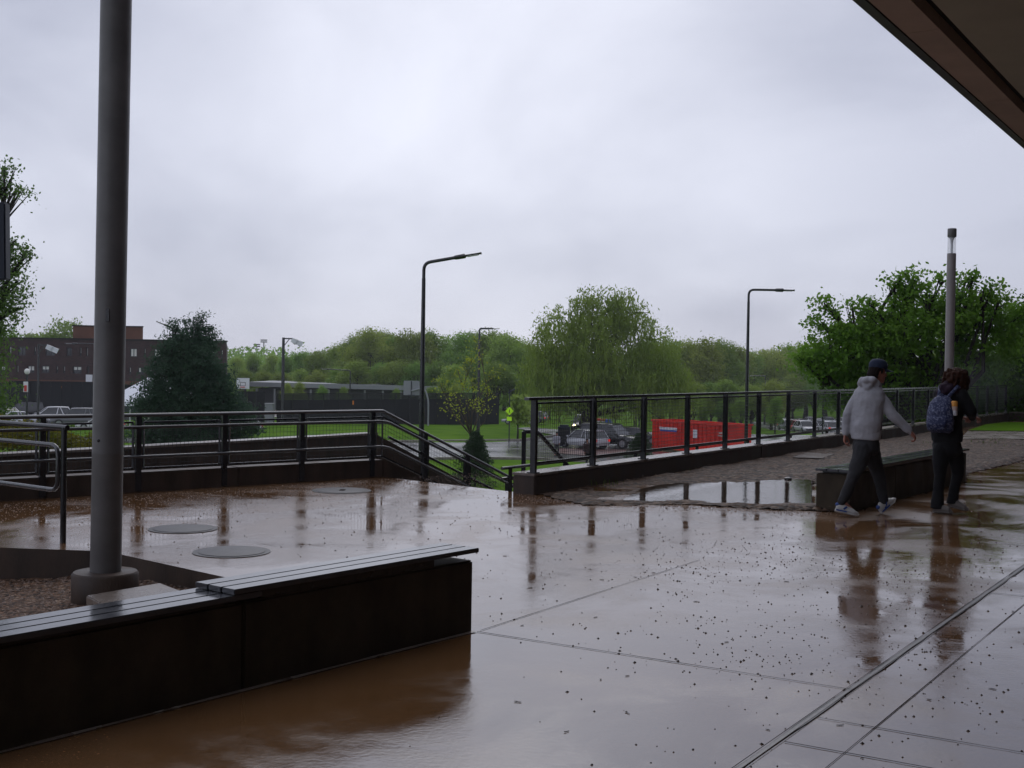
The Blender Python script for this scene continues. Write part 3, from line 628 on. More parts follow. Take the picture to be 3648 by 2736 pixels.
# near handrail on the planter kerb
t = thing('handrail', V(-4.0, 10.7, 0), 'dark looped tube handrail on one post at the left behind the pole', 'handrail')
hd = V(-.79, .613, 0).normalized(); hp = G(63, 543)
mb = MB(); mb.tube([hp, hp+V(0, 0, 1.03)], .027, 10); mb.build('post', 'dark_metal', t, smooth=True)
mb = MB(); mb.tube([hp-hd*.05+V(0, 0, 1.03), hp+hd*4+V(0, 0, 1.03)], .024, 10); mb.build('top_rail', 'dark_metal', t, smooth=True)
z1, z2 = .87, .47
mb = MB(); mb.tube([hp+hd*4+V(0, -.05, z1), hp+hd*.06+V(0, -.05, z1), hp+hd*.06+V(0, -.05, z2), hp+hd*4+V(0, -.05, z2)], .021, 10, bend=.1); mb.build('rail_loop', 'rail_metal', t, smooth=True)
hq = hp+hd*3.2; mb = MB(); mb.tube([hq, hq+V(0, 0, 1.03)], .027, 10); mb.build('post', 'dark_metal', t, smooth=True)

# ================================================================== BENCHES
def bench_wall(name, base, dr, nr, L, W, H, joints, label, z0=-.4):
    t = thing(name, base-dr*(L/2)*0, label, 'bench')
    mb = MB(); cs = [0]+joints+[L]
    for a, b in zip(cs[:-1], cs[1:]):
        p = [base+dr*(a+(.006 if a else 0)), base+dr*b, base+dr*b+nr*W, base+dr*(a+(.006 if a else 0))+nr*W]; mb.prism([(v.x, v.y) for v in p], z0, H)
    mb.build('bench_wall', 'benchw', t, bevel=.012); return t
t = bench_wall('concrete_bench', bE, -bd, bn, 8.2, .32, .44, [1.78, 4.6], 'long dark concrete bench with wet grey slats in the left foreground')
def slats(t, base, dr, nr, s0, s1, z, n=3, w=.118, gap=.012, th=.028, off=-.02, st=(0, 0, 0)):
    for i in range(n):
        o0 = off+i*(w+gap); mb = MB(); a, b = base+dr*(s0+st[i]), base+dr*s1; p = [a+nr*o0, b+nr*o0, b+nr*(o0+w), a+nr*(o0+w)]; mb.prism([(v.x, v.y) for v in p], z, z+th); mb.build('slat', 'slat', t, bevel=.004)
slats(t, bE, -bd, bn, -.03, 1.86, .487, w=.098, gap=.009); slats(t, bE, -bd, bn, 1.68, 8.2, .456, w=.098, gap=.009)
mb = MB(); p = [bE-bd*.35+bn*.012, bE-bd*1.66+bn*.012, bE-bd*1.66+bn*.30, bE-bd*.35+bn*.30]; mb.prism([(v.x, v.y) for v in p], .4402, .4868); mb.build('batten', 'dark_metal', t)
mb = MB(); p = [bE-bd*1.9+bn*.012, bE-bd*8.1+bn*.012, bE-bd*8.1+bn*.30, bE-bd*1.9+bn*.30]; mb.prism([(v.x, v.y) for v in p], .4402, .4558); mb.build('batten', 'dark_metal', t)
t = bench_wall('concrete_bench', rB, rdir, rn, 5.15, .40, .44, [1.72, 3.45], 'brown concrete bench with wet slats behind the two walkers', z0=-.1)
slats(t, rB, rdir, rn, -.06, 5.25, .468, w=.13, gap=.01)
mb = MB(); p = [rB+rdir*.1+rn*.02, rB+rdir*5.0+rn*.02, rB+rdir*5.0+rn*.36, rB+rdir*.1+rn*.36]; mb.prism([(v.x, v.y) for v in p], .4402, .4678); mb.build('batten', 'dark_metal', t)

# ================================================================== POLES AND COVERS
pc = V(-3.13, 9.28, 0)
t = thing('steel_pole', pc+V(0, 0, -.3), 'tall thick grey steel pole on a round concrete base in the planter', 'pole')
mb = MB(); mb.lathe(pc, [(.24, -.35), (.25, -.34), (.25, -.018), (.235, 0.0), (.1, .001)], 40); mb.build('round_base', 'conc', t, smooth=True)
mb = MB(); mb.lathe(pc, [(.1165, 0.002), (.1165, .9), (.1175, .905), (.1175, .93), (.1165, .935), (.1165, 8.5)], 40); sh_ = mb.build('shaft', 'pole', t, smooth=True)
sh_.rotation_euler[1] = R(.45)
mb = MB(); c = pc+V(-.035+.01, -.113, 1.02); mb.ball(c, .012, .006, .012); mb.build('bolt', 'dark_metal', t)
mb = MB(); c = pc+V(.036, -.117, 1.98); mb.box(c.x-.012, c.x+.012, c.y-.004, c.y+.01, c.z-.05, c.z+.05); mb.build('cover_plate', 'dark_metal', t)
sl = [G(86, 601, -.1), G(160, 588, -.1), G(183, 597, -.1), G(108, 613, -.1)]
mb = MB(); mb.prism([(v.x, v.y) for v in sl], -.25, -.06); tag(mb.build('concrete_slab', 'coping', bevel=.008), 'small flat concrete slab lying in the planter beside the round pole base', 'slab')
for px, py, rad, lab in ((183, 529, .33, 'round iron manhole cover nearest the looped handrail'), (231.6, 552, .33, 'round iron manhole cover closest to the front bench'), (341.5, 490.7, .38, 'round iron manhole cover in the brown gravel near the low wall')):
    c = G(px, py); t = thing('manhole_cover', c, lab, 'manhole cover', 'round covers set in the plaza paving')
    mb = MB(); mb.lathe(c, [(rad, .001), (rad, .005), (rad-.035, .006), (rad-.035, .0055)], 40); mb.build('ring', 'iron', t, smooth=True)
    mb = MB(); mb.lathe(c, [(rad-.045, .002), (rad-.045, .009), (rad-.055, .011), (.01, .011)], 40); mb.build('lid', 'iron', t, smooth=True)
    if rad > .35: mb = MB(); mb.box(c.x-.02, c.x+.05, c.y-.1, c.y+.06, .0115, .014); mb.build('recess', 'joint', t)
mb = MB(); c = G(815, 457); p = [G(792, 460.5), G(822, 461.5), G(835, 457), G(806, 455.5)]; mb.prism([(v.x, v.y) for v in p], 0, .06); tag(mb.build('hatch_cover', 'conc', bevel=.01), 'flat square concrete hatch on the gravel by the parapet', 'hatch')
mb = MB(); c = G(788, 480); mb.lathe(c, [(.055, 0), (.055, .03), (.04, .04), (.02, .045)], 14); tag(mb.build('drain_cap', 'dark_metal', smooth=True), 'small dark drain cap poking out of the gravel beside the puddle', 'drain')
# light column at the right
c = G(950, 458); c = V(8.05, 22, 0); c = D(948.5, 400, 22); c.z = 0
t = thing('light_column', c, 'slim grey light column with clear lantern top behind the walkers', 'lamp post')
ct = EYE+(373.5-229.5)/1200*22; 
mb = MB(); mb.lathe(c, [(.13, .03), (.13, .05), (.08, .06), (.08, ct-.46), (.078, ct-.455)], 24); mb.build('shaft', 'pole2', t, smooth=True)
mb = MB(); mb.lathe(c, [(.074, ct-.454), (.074, ct-.152)], 24); mb.build('lantern_tube', 'clear', t, smooth=True)
mb = MB(); mb.lathe(c, [(.02, ct-.45), (.02, ct-.3), (.026, ct-.22), (.05, ct-.16)], 12); mb.build('lamp_bulb', 'white', t, smooth=True)
mb = MB(); mb.lathe(c, [(.03, ct-.18), (.078, ct-.15), (.08, ct-.145), (.08, ct-.01), (.075, ct), (.01, ct)], 24); mb.build('cap', 'pole', t, smooth=True)

# ================================================================== CANOPY
e0 = D(1024, 149, 15.3); CZ = e0.z; er = V(.5431, .8397, 0); ei = V(er.y, -er.x, 0)
t = thing('roof_canopy', V(e0.x, e0.y, CZ), 'dark concrete roof canopy overhanging the top right corner', 'canopy')
def slab(mb, o0, o1, z0, z1, s0=-30, s1=45):
    p = [e0+er*s0+ei*o0, e0+er*s1+ei*o0, e0+er*s1+ei*o1, e0+er*s0+ei*o1]; mb.prism([(v.x, v.y) for v in p], z0, z1)
mb = MB(); slab(mb, 0, .085, CZ, CZ+.75); mb.build('fascia', 'fascia', t)
mb = MB(); 
for i in range(25): slab(mb, .10, .38, CZ+.004, CZ+.3, -30+i*3, -27.012+i*3)
mb.build('edge_soffit', 'soffit', t)
mb = MB(); slab(mb, .381, .52, CZ+.12, CZ+.3); slab(mb, .086, .0995, CZ+.03, CZ+.3); mb.build('groove', 'groove', t)
mb = MB(); slab(mb, .521, 9, CZ+.0, CZ+.5); mb.build('inner_soffit', 'soffit2', t)
mb = MB(); slab(mb, .09, 9, CZ+.51, CZ+.7); mb.build('roof_slab', 'darkwall', t)
t = thing('unseen_wall', e0+ei*8, 'unseen dark brick wall behind the viewer, with a block added above to shut out sky light', 'wall')  # out of view, put in to block sky light from behind the camera
mb = MB(); slab(mb, 7.0, 7.4, -.2, CZ-.01, -30, 45); mb.build('wall_body', 'brick', t)
mb = MB(); slab(mb, 2.0, 9.0, CZ+.72, CZ+11, -42, 45); mb.build('sky_block', 'brick', t)  # unseen mass added above the canopy to darken faces turned towards the camera
# dark panel at the left edge
pp = D(-14, 240, 9.5)
t = thing('banner_sign', V(pp.x-.3, 9.5, 0), 'dark upright panel cut off by the left picture edge', 'sign')
zt = D(5, 203, 9.5).z; zb = D(3, 280, 9.5).z; xe = D(8, 240, 9.5).x
mb = MB(); mb.obox((xe-.3, 9.5, (zt+zb)/2), (.3, 0, 0), (0, .05, 0), (-.006, 0, (zt-zb)/2)); mb.build('panel', 'navy', t, bevel=.01)
mb = MB(); mb.tube([(xe-.62, 9.6, -.2), (xe-.62, 9.6, zt+.1)], .05, 12); mb.build('post', 'dark_metal', t, smooth=True)
# ================================================================== STREET LAMPS
def street_lamp(base, ztop, arm, label, r=.085, arm_dir=(1, 0, 0), rise=0.0, head=.75, group='bent arm street lamps', on=False):
    t = thing('street_lamp', base, label, 'street lamp', group); a = Vector(arm_dir).normalized(); b = Vector(base); top = V(b.x, b.y, ztop)
    bd_ = .35
    mb = MB(); mb.tube([b, b+V(0, 0, 1.2), top-V(0, 0, 1.0), top-V(0, 0, .001), top+a*arm+V(0, 0, rise)], [r*1.15]*1+[r]*0 or r, 10, bend=bd_) if False else None
    pts = [b, V(b.x, b.y, b.z+2), top, top+a*arm+V(0, 0, rise)]
    mb = MB(); mb.tube([b, V(b.x, b.y, ztop-.5)], [r*1.1, r*.62], 12); mb.build('pole', 'dark_metal', t, smooth=True)
    mb = MB(); mb.tube([V(b.x, b.y, ztop-.52), top, top+a*arm+V(0, 0, rise)], r*.55, 10, bend=.3); mb.build('arm', 'dark_metal', t, smooth=True)
    e = top+a*arm+V(0, 0, rise); dr = (a*arm+V(0, 0, rise)).normalized(); s = dr.cross(V(0, 0, 1)).normalized(); u = s.cross(dr)
    mb = MB(); mb.loft([(e-dr*.08, s*.06, u*.05), (e, s*.11, u*.075), (e+dr*head*.35, s*.13, u*.08), (e+dr*head*.4, s*.14, u*.035), (e+dr*head*.92, s*.13, u*.03), (e+dr*head, s*.09, u*.045)], 12); h = mb.build('lamp_head', 'dark_metal', t, smooth=True)
    mb = MB(); c = e+dr*head*.66-u*.035; mb.obox(c, dr*head*.22, s*.1, u*.01); mb.build('lens', 'white', h)
    return t
L1 = D(420.5, 500, 39); street_lamp(V(L1.x, 39, -5), EYE+(366-264.5)/1200*39, 1.05, 'nearest tall bent arm street lamp, dark, above the stairs', .1, (1, -.15, 0), .18, .85)
L2 = D(746, 440, 50); street_lamp(V(L2.x, 50, -5), EYE+(370-290)/1200*50, 1.15, 'tall bent arm street lamp rising above the red dumpster', .09, (1, 0, 0), .0, .75)
L3 = D(478, 432, 115); street_lamp(V(L3.x, 115, -5), EYE+(366-329)/1200*115, 1.0, 'dark bent arm street lamp behind the young yellow green tree', .16, (1, 0, 0), 0, .9)
L4 = D(635, 430, 128); street_lamp(V(L4.x, 128, -5.2), EYE+(368.5-355)/1200*128, 1.6, 'distant street lamp in front of the willow right side', .14, (1, 0, 0), 0, 1.2)
L5 = D(350, 395, 160); street_lamp(V(L5.x, 160, -5), EYE+(363.5-370.5)/1200*160, 2.6, 'faint distant street lamp above the black court fence', .12, (-1, 0, 0), .1, 1.3)
L6 = D(172, 400, 80); street_lamp(V(L6.x, 80, -5), EYE+(361-328.5)/1200*80, .25, 'street lamp head poking out left of the dark conifer', .1, (-1, 0, 0), .1, .9)
L7 = D(109, 400, 118); street_lamp(V(L7.x-1, 118, -5), EYE+(358.6-343)/1200*118, 2.2, 'pale street lamp against the brick building left of the pole', .1, (-1, 0, 0), 0, 1.2)
L8 = D(765, 400, 190); street_lamp(V(L8.x, 190, -7), EYE+(370-376)/1200*190, 1.4, 'tiny distant street lamp right of the lamp above the dumpster', .14, (-1, 0, 0), 0, 1.2)
L9 = D(823, 410, 80); street_lamp(V(L9.x, 80, -5), EYE+(371.4-374)/1200*80, .35, 'street lamp with pale head between fence and maple', .07, (1, 0, 0), 0, .6)
def flood_pole(base, ztop, label, sgn=1, r=.13, bright=True):
    t = thing('floodlight_pole', base, label, 'floodlight'); b = Vector(base)
    mb = MB(); mb.tube([b, V(b.x, b.y, ztop)], [r*1.2, r*.8], 10); mb.build('pole', 'dark_metal', t, smooth=True)
    mb = MB(); mb.bar((b.x, b.y, ztop-.1), (b.x+sgn*.9, b.y, ztop-.1), .13, .13); mb.bar((b.x, b.y, ztop-.9), (b.x+sgn*.6, b.y, ztop-.12), .07, .07); mb.build('bracket', 'dark_metal', t)
    for i in range(2):
        c = V(b.x+sgn*(1.0+i*.5), b.y-.1, ztop-.3-i*.2); mb = MB(); mb.loft([(c-V(sgn*.15, 0, -.12), V(0, .12, 0), V(.07, 0, .12)), (c, V(0, .22, 0), V(.12*sgn, 0, .2)), (c+V(sgn*.3, 0, -.16), V(0, .26, 0), V(.16*sgn, 0, .25))], 12); h = mb.build('floodlight_head', 'dark_metal', t, smooth=True)
        mb = MB(); mb.obox(c+V(sgn*.15, -.28, -.05), V(sgn*.28, 0, -.13), V(0, .02, 0), V(.1*sgn, 0, .2)); mb.build('lens', 'white', h)
    return t
p = D(282.5, 415, 118); flood_pole(V(p.x, 118, -5), EYE+(362.4-337.5)/1200*118, 'floodlight pole standing before the left end of the black court fence', 1, .17)
p = D(38, 405, 112); flood_pole(V(p.x, 112, -5), EYE+(358.6-344)/1200*112, 'floodlight pole with bright head in front of the brick building', 1, .11)
for px, ptop, lab in ((256.5, 346, 'left of the two far stadium light masts on the horizon'), (263.5, 341.5, 'right and taller of the two far stadium light masts on the horizon')):
    Y = 520; p = D(px, 370, Y); t = thing('stadium_mast', V(p.x, Y, -5), lab, 'floodlight', 'far stadium light masts'); zt = EYE+(362-ptop)/1200*Y
    mb = MB(); mb.tube([(p.x, Y, -5), (p.x, Y, zt)], .22, 6); mb.build('pole', 'darkwall', t)
    mb = MB()
    for j in range(2): mb.box(p.x-1.4, p.x+1.4, Y-.3, Y+.3, zt-.4+j*.8, zt+.1+j*.8)
    mb.build('lamp_bank', 'darkwall', t)
# globe lamp and small flags at the car park
p = D(27, 385, 100); t = thing('globe_lamp', V(p.x, 100, -5), 'white globe lamp on a short dark post in front of the brick building', 'street lamp')
zt = D(27, 371.5, 100).z; mb = MB(); mb.tube([(p.x, 100, -5), (p.x, 100, zt-.2)], .09, 8); mb.build('post', 'dark_metal', t)
mb = MB(); mb.ball((p.x, 100, zt), .23, .23, .25, 16); mb.build('globe', 'blind', t, smooth='all')
p = D(26, 390, 99); t = thing('hanging_banner', V(p.x, 98.6, D(26, 393, 99).z), 'small white banner with a red mark below the globe lamp', 'banner')
c = D(25.8, 386.5, 98.6); mb = MB(); mb.box(c.x-.18, c.x+.18, 98.55, 98.62, c.z-.45, c.z+.4); mb.build('cloth', 'white', t)
mb = MB(); mb.box(c.x-.1, c.x+.1, 98.5, 98.547, c.z-.4, c.z+.1); mb.build('red_mark', 'redline', t)

# ================================================================== TREES
nr = np.random.default_rng(7)
def leaf_quads(pts, size, rg, droop=0.0, aspect=1.5, upb=0.0):
    n = len(pts); a = rg.normal(size=(n, 3)); a[:, 2] -= droop; a /= np.linalg.norm(a, axis=1)[:, None]+1e-9
    b = rg.normal(size=(n, 3)); b -= (b*a).sum(1)[:, None]*a; b /= np.linalg.norm(b, axis=1)[:, None]+1e-9
    s = (size*rg.uniform(.55, 1.3, n))[:, None]; a = a*s*aspect/2; b = b*s/2
    return np.stack([pts-a, pts+b*.9, pts+a, pts-b*.9], 1)          # diamond leaf sprays
def crown_pts(blobs, n, rg, clump=.28, per=22, shell=.55):
    vol = np.array([b[1][0]*b[1][1]*b[1][2] for b in blobs])**.75; vol /= vol.sum(); P = []
    for (c, r), f in zip(blobs, vol):
        k = max(3, int(n*f/per)); d = rg.normal(size=(k, 3)); d /= np.linalg.norm(d, axis=1)[:, None]
        rad = (shell+(1-shell)*rg.random(k)**.6)*rg.uniform(.85, 1.12, k)
        cc = np.array(c)+d*rad[:, None]*np.array(r); cs = clump*rg.uniform(.5, 1.4, k)
        P.append((cc[:, None, :]+rg.normal(size=(k, per, 3))*cs[:, None, None]*np.array([1, 1, .7])).reshape(-1, 3))
    return np.concatenate(P)
def tree(name, base, blobs, n, size, leafm, barkm, label, cat='tree', group=None, tr=.25, clump=.3, seed=1, h0=None, droop=.2, per=22, forks=3, aspect=1.5, shell=.55, fork_z=None, local=False):
    rg = np.random.default_rng(seed); t = thing(name, base, label, cat, group); b = Vector(base)
    mb = MB(); mb.quads_np(leaf_quads(crown_pts(blobs, n, rg, clump, per, shell), size, rg, droop, aspect)); mb.build('crown', leafm, t)
    mb = MB(); cs = [Vector(c) for c, r in blobs]; zc = fork_z if fork_z is not None else b.z+(min(c.z for c in cs)-b.z)*.7
    fz = V(b.x, b.y, zc); mb.tube([b-V(0, 0, .2), b.lerp(fz, .5)+V(tr*.3, 0, 0), fz], [tr*1.35, tr*1.05, tr*.85], 9)
    for c, r in blobs:
        c = Vector(c); mid = fz.lerp(c, .5)+V(float(rg.normal())*.12*(c-fz).length, float(rg.normal())*.1, -.04*(c-fz).length); mb.tube([fz-V(0, 0, tr), mid, c], [tr*.5, tr*.3, tr*.1], 6)
        for _ in range(forks):
            d = rg.normal(size=3); d /= np.linalg.norm(d); d[2] = abs(d[2])*.6; q = c+Vector([d[i]*r[i]*.9 for i in range(3)]); s_ = mid.lerp(c, float(rg.uniform(.3, 1))); mb.tube([s_, s_.lerp(q, .5)+V(0, 0, .05*r[2]), q], [tr*.18, tr*.1, tr*.03], 5)
    mb.build('trunk', barkm, t, smooth='all'); return t
def B(px, py, r_px, Y, ry=None, rz=1.0):     # blob of foliage surveyed at distance Y
    c = D(px, py, Y); k = r_px*Y/F; return ((c.x, c.y, c.z), (k, (ry or k), k*rz))

# big maple behind the fence at the right
Y = 40; mb_ = [B(905, 330, 30, Y), B(872, 345, 30, Y+.5), B(840, 332, 14, Y-.3, rz=.8), B(818, 322, 9, Y), B(824, 303, 7, Y, rz=.7), B(832, 312, 8, Y), B(862, 316, 14, Y+.3, rz=.7), B(852, 307, 7, Y), B(870, 303, 7, Y, rz=.6), B(904, 298, 14, Y), B(895, 283, 7, Y), B(905, 273, 5, Y, rz=1.3), B(916, 281, 8, Y), B(907, 288, 9, Y), B(936, 302, 14, Y+.5), B(926, 293, 7, Y), B(955, 292, 9, Y), B(943, 280, 6, Y+.5), B(966, 281, 8, Y, rz=.7), B(974, 277, 5, Y), B(960, 310, 20, Y), B(982, 312, 18, Y+.7), B(983, 291, 6, Y), B(992, 288, 6, Y), B(999, 303, 9, Y), B(1014, 318, 16, Y+1), B(840, 355, 32, Y), B(812, 362, 16, Y-.5), B(800, 358, 8, Y-.5), B(880, 375, 40, Y+1), B(930, 350, 45, Y+1.5), B(980, 345, 40, Y+1.5), B(850, 390, 24, Y), B(925, 395, 36, Y+1.5), B(818, 368, 9, Y-.4), B(866, 404, 18, Y+.6)]
bs = D(915, 440, 41); tree('maple_tree', V(bs.x, 41, -5), mb_, 52000, .1, 'maple', 'bark', 'broad bright green maple rising behind the fence and the walkers', tr=.26, clump=.19, seed=3, per=40, fork_z=-.5, shell=.55, forks=4)
Y = 46; mb_ = [B(1025, 335, 34, Y), B(1050, 330, 40, Y), B(1000, 375, 36, Y-2, rz=.8), B(1040, 380, 45, Y-2), B(1015, 400, 30, Y-3), B(975, 400, 26, Y-1), B(990, 415, 22, Y-2), B(1070, 400, 50, Y-2), B(960, 412, 18, Y)]
bs = D(1030, 440, 45); tree('leafy_tree', V(bs.x, 45, -5), mb_, 40000, .09, 'maple2', 'bark', 'dark leafy tree at the right edge beyond the grass patch', tr=.25, clump=.25, seed=5, per=30, fork_z=-1, shell=.4)
# big tree at the left edge
Y = 42; mb_ = [B(2, 187, 20, Y, rz=.5), B(20, 192, 12, Y, rz=.35), B(4, 168, 14, Y, rz=.45), B(-25, 185, 30, Y, rz=.7), B(6, 262, 20, Y), B(24, 255, 13, Y, rz=.6), B(12, 243, 9, Y), B(2, 236, 9, Y), B(12, 285, 18, Y), B(5, 305, 17, Y), B(16, 310, 9, Y, rz=.6), B(-25, 270, 36, Y), B(-20, 320, 34, Y), B(-4, 335, 15, Y), B(-10, 360, 20, Y, rz=1.2), B(-8, 395, 22, Y), B(0, 410, 13, Y), B(-60, 235, 35, Y)]
bs = D(-55, 440, 42); tree('leafy_tree', V(bs.x, 42, -5), mb_, 17000, .085, 'left_leaf', 'bark', 'tall grey green tree reaching in at the left picture edge', tr=.3, clump=.2, seed=9, per=18, forks=6, shell=.3, fork_z=2)
# trees behind the building
for i, (px, py, r, Y, lab) in enumerate(((64, 338, 20, 200, 'rounded green treetop above the brick building beside the penthouse'), (-2, 348, 22, 190, 'pale green tree behind the left end of the brick building roof'), (32, 345, 10, 210, 'small treetop showing over the brick roof at the left'))):
    c = D(px, py, Y); tree('leafy_tree', V(c.x, Y, -5), [B(px, py, r, Y), B(px+r*.7, py+8, r*.8, Y), B(px-r*.7, py+8, r*.8, Y), B(px, py+16, r, Y)], 6500, .3, 'wood', 'bark', lab, tr=.4, clump=.7, seed=20+i, per=16)

# weeping willow
def willow():
    rg = np.random.default_rng(4); Y = 118; b = D(587, 432, Y); b = V(b.x, Y, -5)
    t = thing('willow_tree', b, 'large weeping willow in the middle distance', 'tree')
    tops = [B(600, 322, 30, Y), B(560, 330, 24, Y), B(633, 322, 22, Y), B(548, 350, 22, Y), B(655, 352, 26, Y), B(600, 355, 44, Y), B(620, 300, 14, Y), B(585, 302, 16, Y), B(575, 375, 40, Y), B(640, 378, 38, Y), B(672, 376, 20, Y), B(684, 390, 12, Y), B(536, 375, 18, Y)]
    P = crown_pts(tops, 26000, rg, .42, 14, .3); mb = MB(); mb.quads_np(leaf_quads(P, .15, rg, 1.2, 2.4))
    # hanging strands
    st = []
    S = []
    for (c, r) in tops:
        k = int(170*(r[0]/2.5)**1.4)
        d = rg.normal(size=(k, 3)); d /= np.linalg.norm(d, axis=1)[:, None]; d[:, 2] = np.abs(d[:, 2])*.3; S.append(np.array(c)+d*np.array(r)*1.0)
    S = np.concatenate(S); L = rg.uniform(1.0, 3.6, len(S)); L = np.minimum(L, (S[:, 2]+3.6)*.9+.3); L = np.maximum(L, .4)
    q = []
    for s_, l in zip(S, L):
        m_ = max(3, int(l/.28)); dx, dy = rg.normal(size=2)*.05
        for j in range(m_): q.append((s_[0]+dx*j+rg.normal()*.06, s_[1]+dy*j+rg.normal()*.06, s_[2]-j*.28))
    # low skirt of strands
    for _ in range(800):
        x = rg.uniform(-6.2, 9.6); s_ = (b.x+x, Y+rg.normal()*2.2, rg.uniform(-1.5, 1.5)); l = rg.uniform(1.5, 3.6)
        for j in range(int(l/.28)): q.append((s_[0]+rg.normal()*.06, s_[1], s_[2]-j*.28))
    q = np.array(q); lq = leaf_quads(q, .11, rg, 5, 4.2); mb.quads_np(lq); mb.build('crown', 'willow', t)
    mb = MB(); f = b+V(0, 0, 2.2); mb.tube([b, b+V(-.2, 0, 1.2), f], [.75, .6, .5], 10)
    for px, py, rr in ((600, 318, .3), (612, 340, .28), (572, 345, .25), (560, 365, .2), (622, 312, .2), (585, 320, .2), (650, 390, .26), (664, 398, .2), (540, 378, .16), (640, 350, .2)):
        e = D(px, py, Y); mid = f.lerp(e, .45)+V((e.x-f.x)*.12, 0, -.3); mb.tube([f-V(0, 0, .4), mid, e], [rr, rr*.7, rr*.35], 7)
        for _ in range(3): s2 = mid.lerp(e, rg.random()); e2 = e+V(*(rg.normal(size=3)*np.array([1.6, 1, 1.2]))); mb.tube([s2, e2], [rr*.3, rr*.1], 5)
    mb.build('trunk', 'bark', t, smooth='all')
willow()

# conifers: whorls of drooping branches
def conifer(name, base, H, Rb, n, size, matn, label, seed, spread=None, droop=.35, tr=.14, tops=None, jag=.2, exp=.85):
    rg = np.random.default_rng(seed); t = thing(name, base, label, 'tree'); b = Vector(base); P = []; mb2 = MB()
    mb2.tube([b-V(0, 0, .1), b+V(0, 0, H*.95)], [tr, tr*.2], 8)
    k = int(n/40)
    for i in range(k):
        f = rg.random()**.75; z = H*(.03+.97*(f)); Rz = Rb*(1-f)**exp*(1+rg.normal()*jag)+.08*Rb; a = rg.uniform(0, 2*math.pi)
        if tops: Rz *= tops(f, a)
        u = np.array([math.cos(a), math.sin(a), 0]); m_ = 40; s_ = rg.random(m_)**.7; w_ = (1-s_)*.22*Rz+.05*Rb
        pts = np.outer(s_*Rz, u)+np.outer(rg.normal(size=m_)*w_, [-u[1], u[0], 0]); pts[:, 2] = z-droop*s_**1.6*Rz+rg.normal(size=m_)*.05*Rb*.6+(s_ > .85)*.06*Rb
        P.append(pts+np.array(b))
        if i % 5 == 0: mb2.tube([b+V(0, 0, z), b+V(*(u*Rz*.85))+V(0, 0, z-droop*.7*Rz)], [tr*.2, tr*.04], 5)
    P = np.concatenate(P); mb = MB(); mb.quads_np(leaf_quads(P, size, rg, .4, 2.6)); mb.build('crown', matn, t); mb2.build('trunk', 'bark', t, smooth='all'); return t
Y = 46; cb = [B(177, 326, 7, Y), B(176, 336, 12, Y), B(184, 350, 19, Y), B(168, 352, 12, Y), B(196, 366, 24, Y), B(165, 372, 20, Y), B(204, 388, 28, Y), B(160, 392, 22, Y), B(180, 400, 32, Y, rz=.8), B(216, 406, 26, Y, rz=.7), B(150, 412, 22, Y, rz=.7), B(232, 416, 18, Y, rz=.6), B(192, 424, 38, Y, rz=.6), B(228, 430, 22, Y, rz=.6), B(240, 424, 14, Y, rz=.5), B(217, 375, 14, Y), B(241, 412, 15, Y, rz=.6), B(252, 428, 12, Y, rz=.6), B(231, 398, 10, Y, rz=.6), B(226, 386, 11, Y, rz=.7), B(150, 434, 22, Y, rz=.6), B(200, 442, 44, Y, rz=.6), B(170, 446, 30, Y, rz=.6), B(240, 446, 20, Y, rz=.6)]
fb = [B(201, 317, 5, Y+.5, rz=1.2), B(199, 326, 7, Y+.5), B(208, 330, 7, Y+.5, rz=.8), B(193, 328, 7, Y+.5, rz=.6), B(204, 339, 11, Y+.5, rz=.8), B(212, 343, 7, Y+.5), B(196, 342, 9, Y+.5), B(185, 322, 5, Y+.5, rz=.5), B(203, 352, 14, Y+.5)]
c = D(186, 430, Y); tree('conifer_tree', V(c.x, Y, -3.4), cb, 60000, .05, 'conifer', 'bark', 'broad dark conifer beside the brick building right of the thick pole', tr=.2, clump=.17, seed=2, per=34, aspect=3.0, droop=.5, shell=.45, fork_z=0, forks=5)
tree('conifer_tree', V(c.x+.5, Y+.5, -3.4), fb, 5200, .045, 'conifer', 'bark', 'feathery lighter treetop at the right shoulder of the dark conifer', tr=.1, clump=.13, seed=12, per=20, aspect=3.0, droop=.3, shell=.3, fork_z=1.2, forks=4)
c = D(475, 480, 66); conifer('spruce_tree', V(c.x, 66, -5), EYE-(433-366)/1200*66+5, 1.35, 16000, .045, 'spruce', 'small dark spruce on the lawn by the foot of the stairs', 6, droop=.25, tr=.08, jag=.18, exp=.7)
c = D(640, 470, 72); conifer('spruce_tree', V(c.x, 72, -5), EYE-(434-368)/1200*72+5, 1.25, 12000, .045, 'spruce', 'small dark spruce beside the left end of the red dumpster', 16, droop=.25, tr=.08, jag=.2, exp=.6)
c = D(628, 470, 73); 
# young tree with thin leaves
Y = 74; yb = [B(452, 397, 8, Y), B(458, 372, 9, Y), B(472, 360, 10, Y), B(484, 390, 8, Y), B(470, 385, 9, Y), B(440, 385, 8, Y), B(492, 375, 8, Y), B(475, 405, 9, Y), B(460, 412, 7, Y), B(488, 408, 6, Y), B(447, 408, 6, Y), B(478, 345, 6, Y)]
bs = D(471, 440, Y); tree('young_tree', V(bs.x, Y, -5), yb, 950, .1, 'young', 'bark2', 'slender young tree with sparse yellow green leaves behind the small spruce', tr=.085, clump=.3, seed=33, per=9, forks=5, fork_z=-2.6, shell=.1)
c = D(518, 410, 108); tree('young_tree', V(c.x, 108, -5), [B(518, 408, 7, 108), B(518, 400, 4, 108), B(522, 415, 7, 108), B(515, 416, 6, 108)], 900, .3, 'wood', 'bark', 'small fresh green tree behind the yellow crossing sign', tr=.08, clump=.25, seed=35, per=8)

